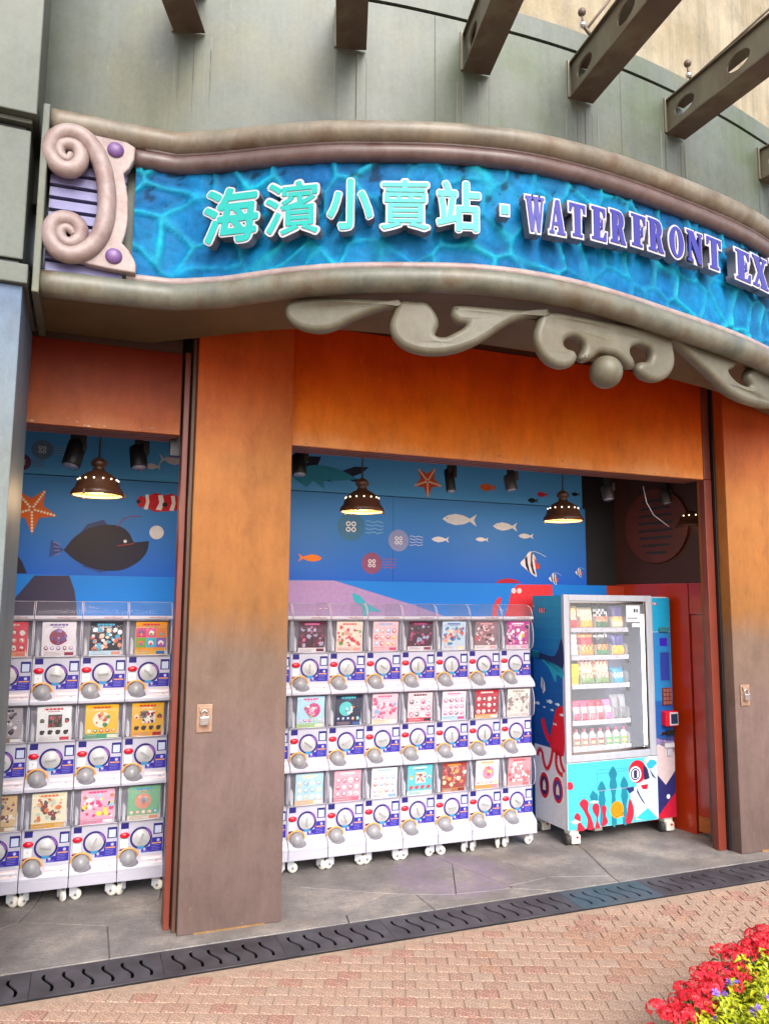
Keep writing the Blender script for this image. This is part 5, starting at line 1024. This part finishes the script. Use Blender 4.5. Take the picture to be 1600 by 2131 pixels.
# shelves
SZ = [1.555, 1.345, 1.130, .860, .668]; SX1 = .645
for z in SZ:
    m = MB(); m.bbox(.05, SX1, .050, .058, z-.018, z+.018, .002); sf = m.build('shelf', M_white, vm); MB().box(.05, SX1, .06, .33, z-.012, z-.006).build('tray', M_alu, sf)
    MB().bbox(SX1+.001, SX1+.014, .055, .1, z-.05, z+.03, .002).build('bracket', M_black, sf)
    F = Flat((0, .0498, 0), (1, 0, 0), (0, 0, 1), (0, -1, 0), .0004)
    for k in range(8 if z < 1 else 4): F.rect(.09+k*(.07 if z < 1 else .145), z-.006, .098+k*(.07 if z < 1 else .145), z+.006, '#6a8a9a')
    F.build('price_tags', sf)
    nd = 8 if z < 1 else 4
    for k in range(1, nd+1):
        x = .05+k*(SX1-.05)/nd-.004; m = MB(); m.prism([Vector((x, .062, z+.002)), Vector((x, .30, z+.002)), Vector((x, .30, z+.1)), Vector((x, .08, z+.1)), Vector((x, .062, z+.085))], (.0015, 0, 0)); m.build('divider', pmat('frosted_divider', '#c8ccd6', .3), sf)
vm.matrix_world = VM
# ------- goods in the machine: each pack a thing
def pillow(w_, h_, d_, cols, seed, spike=0):
    """sealed bag: two bulging sheets joined at the edge; cols are horizontal colour bands from the bottom"""
    rn = random.Random(seed); n, k = 8, 10; mb = MB()
    for s_ in (-1, 1):
        vs = []
        for j in range(k+1):
            for i in range(n+1):
                u, v = i/n*2-1, j/k; b = (1-u**4)*(1-(2*v-1)**6); wob = rn.uniform(-.003, .003) if 0 < i < n and 0 < j < k else 0
                vs.append((u*w_/2*(1-.06*math.sin(v*3.1)), s_*(d_/2*b**.6*(1.15-.5*v)+wob), v*h_+(spike*h_*.06*(1 if i % 2 else -1) if j == k else 0)))
        for j in range(k):
            for i in range(n):
                q = [j*(n+1)+i, j*(n+1)+i+1, (j+1)*(n+1)+i+1, (j+1)*(n+1)+i]; c = cols[min(len(cols)-1, int(j/k*len(cols)))]
                c = c if isinstance(c, (tuple, list)) else [c]
                c = c[(i*7+j*3) % len(c)] if rn.random() < .8 else rn.choice(c)
                mb.add([vs[a] for a in q], [(0, 1, 2, 3) if s_ < 0 else (3, 2, 1, 0)], H(c), True)
    return mb.mesh('pack')
M_foil, t_, b_ = nodes('foil_print'); at_ = t_.nodes.new('ShaderNodeVertexColor'); at_.layer_name = 'Col'; t_.links.new(at_.outputs[0], b_.inputs['Base Color']); b_.inputs['Roughness'].default_value = .28; add_bump(t_, b_, add_noise(t_, 30).outputs[0], .2)
def goods(name, me, lab, cat, x, y, z, grp, tilt=0):
    me.materials.clear(); me.materials.append(M_foil); o = bpy.data.objects.new(name, me); COL.objects.link(o); o.matrix_world = VM @ Matrix.Translation((x, y, z)) @ Matrix.Rotation(tilt, 4, 'X'); return tag(o, lab, cat, grp)
sh1 = 'on the top shelf of the vending machine'; rows = []
packs = [(0, .12, .125, .16, ['#c83a4a', ['#d8ccc0', '#b8a890'], ['#d8b060', '#e0d0b0']], 'beige snack pack with a red band, left end of the top vending shelf', 0), (0, .265, .125, .15, ['#d8a040', ['#e0d4c0', '#c8a070'], '#d8cbb0'], 'beige snack pack with a yellow band on the top vending shelf', 0),
 (0, .415, .12, .19, ['#3a6a48', ['#c85a3a', '#d8a080'], ['#2a2a36', '#c8c8d0'], '#2a2a38'], 'black and white snack bag on the top vending shelf', 1), (0, .565, .12, .175, ['#d8c8a8', ['#d88a3a', '#e0b070'], '#4a3f78', '#5a5090'], 'purple snack bag with an orange picture on the top vending shelf', 1),
 (1, .12, .125, .17, ['#b8c4dc', ['#dce2ec', '#9ab0d0'], ['#d0d8e8', '#b0bcd8']], 'pale blue and white snack bag, left end of the second vending shelf', 1), (1, .265, .13, .165, ['#c88a3a', ['#d8b070', '#a85a38'], '#a82a40', ['#d8a060', '#d88a58']], 'orange-brown snack bag with a crimson band on the second vending shelf', 1),
 (1, .415, .12, .165, ['#3a7a50', ['#d89a50', '#c84a3a'], '#26262e', ['#d8dce0', '#3a3a44']], 'black snack bag with white top on the second vending shelf', 1), (1, .565, .12, .15, ['#d8a030', ['#d8902a', '#e0b848'], '#3a3880', '#4a4890'], 'violet snack bag with a yellow picture on the second vending shelf', 1),
 (2, .265, .125, .20, ['#6a8a58', ['#d8c4b0', '#b87a58'], ['#e0d0c0', '#c8a080'], ['#c8604a', '#d8c8b8']], 'tall beige snack bag beside the yellow bag on the third vending shelf', 0), (2, .41, .125, .20, ['#6a8a58', ['#d8c4b0', '#b87a58'], ['#e0d0c0', '#c8a080'], ['#c8604a', '#d8c8b8']], 'tall beige snack bag beside the blue pack on the third vending shelf', 0), (2, .56, .105, .115, ['#1a8ab8', ['#2a9ac8', '#d0d8e4'], '#1f86b4'], 'small blue snack pack on the third vending shelf', 0)]
for k, (r_, x, w_, h_, cols, lab, sp) in enumerate(packs): goods('snack_bag', pillow(w_*1.16, min(h_*1.12, .195), .07, cols, k, sp), lab, 'snack bag', x-.005, .09, SZ[r_]+.003, 'snacks in the vending machine', R(-4))
m = MB(); m.bbox(-.06, .06, -.025, .025, 0, .165, .004, H('#d2b80e')); m2 = Flat((0, -.025, 0), (1, 0, 0), (0, 0, 1), (0, -1, 0), .001); m2.ring(-.02, .045, .022, .026, '#5a5010'); m2.ring(.028, .045, .022, .026, '#5a5010'); m2.line([(-.03, .14), (.03, .14)], .004, '#6a6010'); m2.disc(-.02, .045, .012, '#e8e0c0'); m.add(m2.mb.v, m2.mb.f); m.c[-len(m2.mb.f):] = m2.mb.c
goods('snack_box', m.mesh('pack'), 'bright yellow snack box, left end of the third vending shelf', 'snack box', .115, .095, SZ[2]+.003, 'snacks in the vending machine')
c4 = [(['#3a8ab8', '#c8d4dc'], 'blue and white'), (['#d0406a', '#e8b0c0', '#d84a78'], 'pink'), (['#c8385c', '#e0a8b8', '#d04070'], 'pink'), (['#d8707c', '#e8c0c8', '#c03050'], 'pink'), (['#c02848', '#e0b0b8', '#b82040'], 'crimson'), (['#d868a0', '#e8c0d8', '#d870a8'], 'rose'), (['#6a6c76', '#8a8c96'], 'grey'), (['#6a6c76', '#8a8c96'], 'grey')]
ol = ['left end', 'second', 'third', 'fourth', 'fifth', 'sixth', 'seventh', 'eighth']
for k, (c, nm) in enumerate(c4): goods('snack_pouch', pillow(.070, .19 if k > 5 else .155, .05, c, 50+k, 0), 'small %s pouch, %s on the fourth vending shelf' % (nm, ol[k] if k == 0 else ol[k]+' from the left'), 'snack pouch', .087+k*.0745, .10, SZ[3]+.003, 'pouches in the vending machine', R(-6))
bt = ['#6a6a80', '#b8503a', '#c8604a', '#b84038', '#7a3a30', '#4a9a50', '#3a9a48', '#8aa030']
for k, c in enumerate(bt):
    m = MB(); m.lathe([(0, 0), (.024, 0), (.026, .01), (.026, .085), (.022, .1), (.012, .112), (.012, .118)], (0, 0, 0), 14, col=H('#dcdcdc')); m.lathe([(.0265, .015), (.0268, .016), (.0268, .07), (.0265, .071)], (0, 0, 0), 14, col=H(c)); m.lathe([(.0272, .03), (.0272, .05)], (0, 0, 0), 14, col=H('#d8c890'), a0=-2.4, a1=-.7); m.lathe([(.014, .116), (.014, .136), (0, .137)], (0, 0, 0), 12, col=H('#c83a70'))
    goods('drink_bottle', m.mesh('pack'), 'small white drink bottle with pink cap, %s on the bottom vending shelf' % (ol[k] if k == 0 else ol[k]+' from the left'), 'bottle', .087+k*.0745, .10, SZ[4]+.003, 'bottles in the vending machine')

# ================================================================== FLOWER BED (bottom right corner)
so_ = MB(); rn = random.Random(5); pts = [(1.75, 2.05), (2.0, 2.42), (2.4, 2.62), (2.9, 2.85), (3.4, 2.9), (3.5, 2.3), (2.6, 1.7), (1.9, 1.6)]
so_.add([(x, y, .012) for x, y in pts]+[(2.55, 2.25, .05)], [(i, (i+1) % 8, 8) for i in range(8)]); o = so_.build('soil', pmat('dark_soil', '#3a2c20', .9, var=.3, scale=30, bump=.5)); tag(o, kind='structure')
def leafmat(name, a, b):
    m, t, bs = nodes(name); n = add_noise(t, 40); r = ramp(t, n.outputs[0], [(.3, H(a)), (.7, H(b))]); t.links.new(r.outputs[0], bs.inputs['Base Color']); bs.inputs['Roughness'].default_value = .45; bs.inputs['Transmission Weight'].default_value = 0
    bs.inputs['Subsurface Weight'].default_value = .0; return m
M_leafd = leafmat('dark_leaf', '#22401a', '#3c5c24'); M_lime = leafmat('lime_leaf', '#7c8c08', '#a8a812'); M_redf = leafmat('red_petal', '#b80a1c', '#d81c34'); M_vio = leafmat('violet_petal', '#5a3a9a', '#8a68c0'); M_stem = leafmat('green_stem', '#3a5a20', '#5a7a2c')
def leaf(mb, p, d, L, w_, droop=.25):
    d = Vector(d).normalized(); s_ = d.cross(Vector((0, 0, 1)))
    s_ = s_.normalized() if s_.length > .01 else Vector((1, 0, 0)); n = s_.cross(d)
    a = p; b = p+d*L*.45+n*L*.06; c = p+d*L-Vector((0, 0, L*droop)); l = b+s_*w_*.5+n*w_*.18; r = b-s_*w_*.5+n*w_*.18
    mb.add([a, l, b, r, c], [(0, 2, 1), (0, 3, 2), (1, 2, 4), (2, 3, 4)])
def rdir(rn, lo=-.1, hi=.9):
    a = rn.uniform(0, 6.283); z = rn.uniform(lo, hi); q = math.sqrt(max(0, 1-z*z)); return Vector((q*math.cos(a), q*math.sin(a), z))
def head(seed):
    rn = random.Random(seed); mb = MB()
    for k in range(70):
        d = rdir(rn, -.3, 1); p = Vector((d.x*.036, d.y*.036, d.z*.026)); u = d.orthogonal().normalized(); v = d.cross(u); a0 = rn.uniform(0, 1.2); r_ = rn.uniform(.0075, .011)
        for q in range(5):
            a = a0+q*1.2566; e = u*math.cos(a)+v*math.sin(a); f = u*math.cos(a+.5)+v*math.sin(a+.5); g_ = u*math.cos(a-.5)+v*math.sin(a-.5)
            mb.add([p, p+g_*r_*.5+d*.002, p+e*r_+d*rn.uniform(0, .004), p+f*r_*.5+d*.002], [(0, 1, 2, 3)])
    return mb.mesh('flower_head')
heads = [head(k) for k in range(4)]
for h_ in heads: h_.materials.append(M_redf)
def tiny(seed):
    rn = random.Random(seed); mb = MB()
    mb.lathe([(.002, -.012), (.004, -.004), (.007, .002)], (0, 0, 0), 8)
    for q in range(5): a = q*1.2566; mb.add([(0, 0, .001), (.010*math.cos(a-.5), .010*math.sin(a-.5), .004), (.014*math.cos(a), .014*math.sin(a), .002), (.010*math.cos(a+.5), .010*math.sin(a+.5), .004)], [(0, 1, 2, 3)])
    return mb.mesh('violet_flower')
tf = tiny(1); tf.materials.append(M_vio)
def red_plant(x, y, seed, lab, nh):
    rn = random.Random(seed); t = thing('red_flower_plant', lab, 'flowering plant', (x, y, .02), 'red star-cluster flower plants'); st_ = MB(); lf = MB()
    for k in range(nh):
        a = rn.uniform(0, 6.28); q = .085*math.sqrt((k+.5)/nh); a = k*2.4+seed; tip = Vector((x+q*math.cos(a), y+q*math.sin(a), rn.uniform(.25, .31)-q*.5)); b0 = Vector((x, y, .02)); st_.tube([b0, b0.lerp(tip, .5)+Vector((0, 0, .03)), tip], [.004, .003, .002], 5)
        for j in range(14): p = b0.lerp(tip, rn.uniform(.3, .97)); leaf(lf, p, rdir(rn, -.2, .5), rn.uniform(.05, .08), rn.uniform(.02, .03))
        o = bpy.data.objects.new('flower_head', heads[k % 4]); COL.objects.link(o); o.parent = t; o.location = tip-Vector((x, y, .02)); o.rotation_euler = (rn.uniform(-.4, .4), rn.uniform(-.4, .4), rn.uniform(0, 6)); sc = rn.uniform(.85, 1.25); o.scale = (sc, sc, sc)
    st_.build('stems', M_stem, t); lf.build('leaves', M_leafd, t)
def lime_plant(x, y, seed, lab, nf):
    rn = random.Random(seed); t = thing('lime_plant', lab, 'plant', (x, y, .02), 'lime green bedding plants'); lf = MB(); st_ = MB()
    for k in range(44):
        d = rdir(rn, .1, 1); tip = Vector((x, y, .03))+Vector((d.x*.14, d.y*.14, d.z*.25)); st_.tube([(x, y, .02), Vector((x, y, .03)).lerp(tip, .6)+Vector((0, 0, .02)), tip], .002, 4)
        for j in range(20): p = Vector((x, y, .03)).lerp(tip, rn.uniform(.5, 1.05))+rdir(rn, -1, 1)*.02; leaf(lf, p, rdir(rn, -.1, .8), rn.uniform(.03, .055), rn.uniform(.014, .024), .3)
    for k in range(nf):
        d = rdir(rn, .35, 1); o = bpy.data.objects.new('violet_flower', tf); COL.objects.link(o); o.parent = t; o.location = Vector((d.x*.16, d.y*.16, .02+d.z*.26)); o.rotation_euler = (rn.uniform(-.9, .9), rn.uniform(-.9, .9), rn.uniform(0, 6)); sc = rn.uniform(.9, 1.3); o.scale = (sc, sc, sc)
    st_.build('stems', M_stem, t); lf.build('leaves', M_lime, t)
rp = [(2.06, 2.37, 6), (2.20, 2.45, 7), (2.35, 2.53, 7), (2.50, 2.60, 6), (2.65, 2.665, 6), (2.85, 2.72, 8), (3.0, 2.80, 7)]
for k, (x, y, n) in enumerate(rp): red_plant(x, y, 60+k, 'red flowering plant, %s from the bottom edge along the bed' % ('first' if k == 0 else ordn[k]), n)
lpn = [(2.15, 2.28, 6), (2.31, 2.37, 8), (2.51, 2.45, 8), (2.46, 2.29, 8), (2.62, 2.54, 6), (2.79, 2.60, 4)]
lb = ['lime green plant nearest the lower end of the red flowers', 'lime green plant with violet flowers behind the second red plant', 'lime green plant with violet flowers in the middle of the bed', 'lime green plant with violet flowers in the very corner', 'lime green plant with violet flowers at the right edge', 'lime green plant under the farthest red flowers at the right edge']
for k, (x, y, n) in enumerate(lpn): lime_plant(x, y, 80+k, lb[k], n)
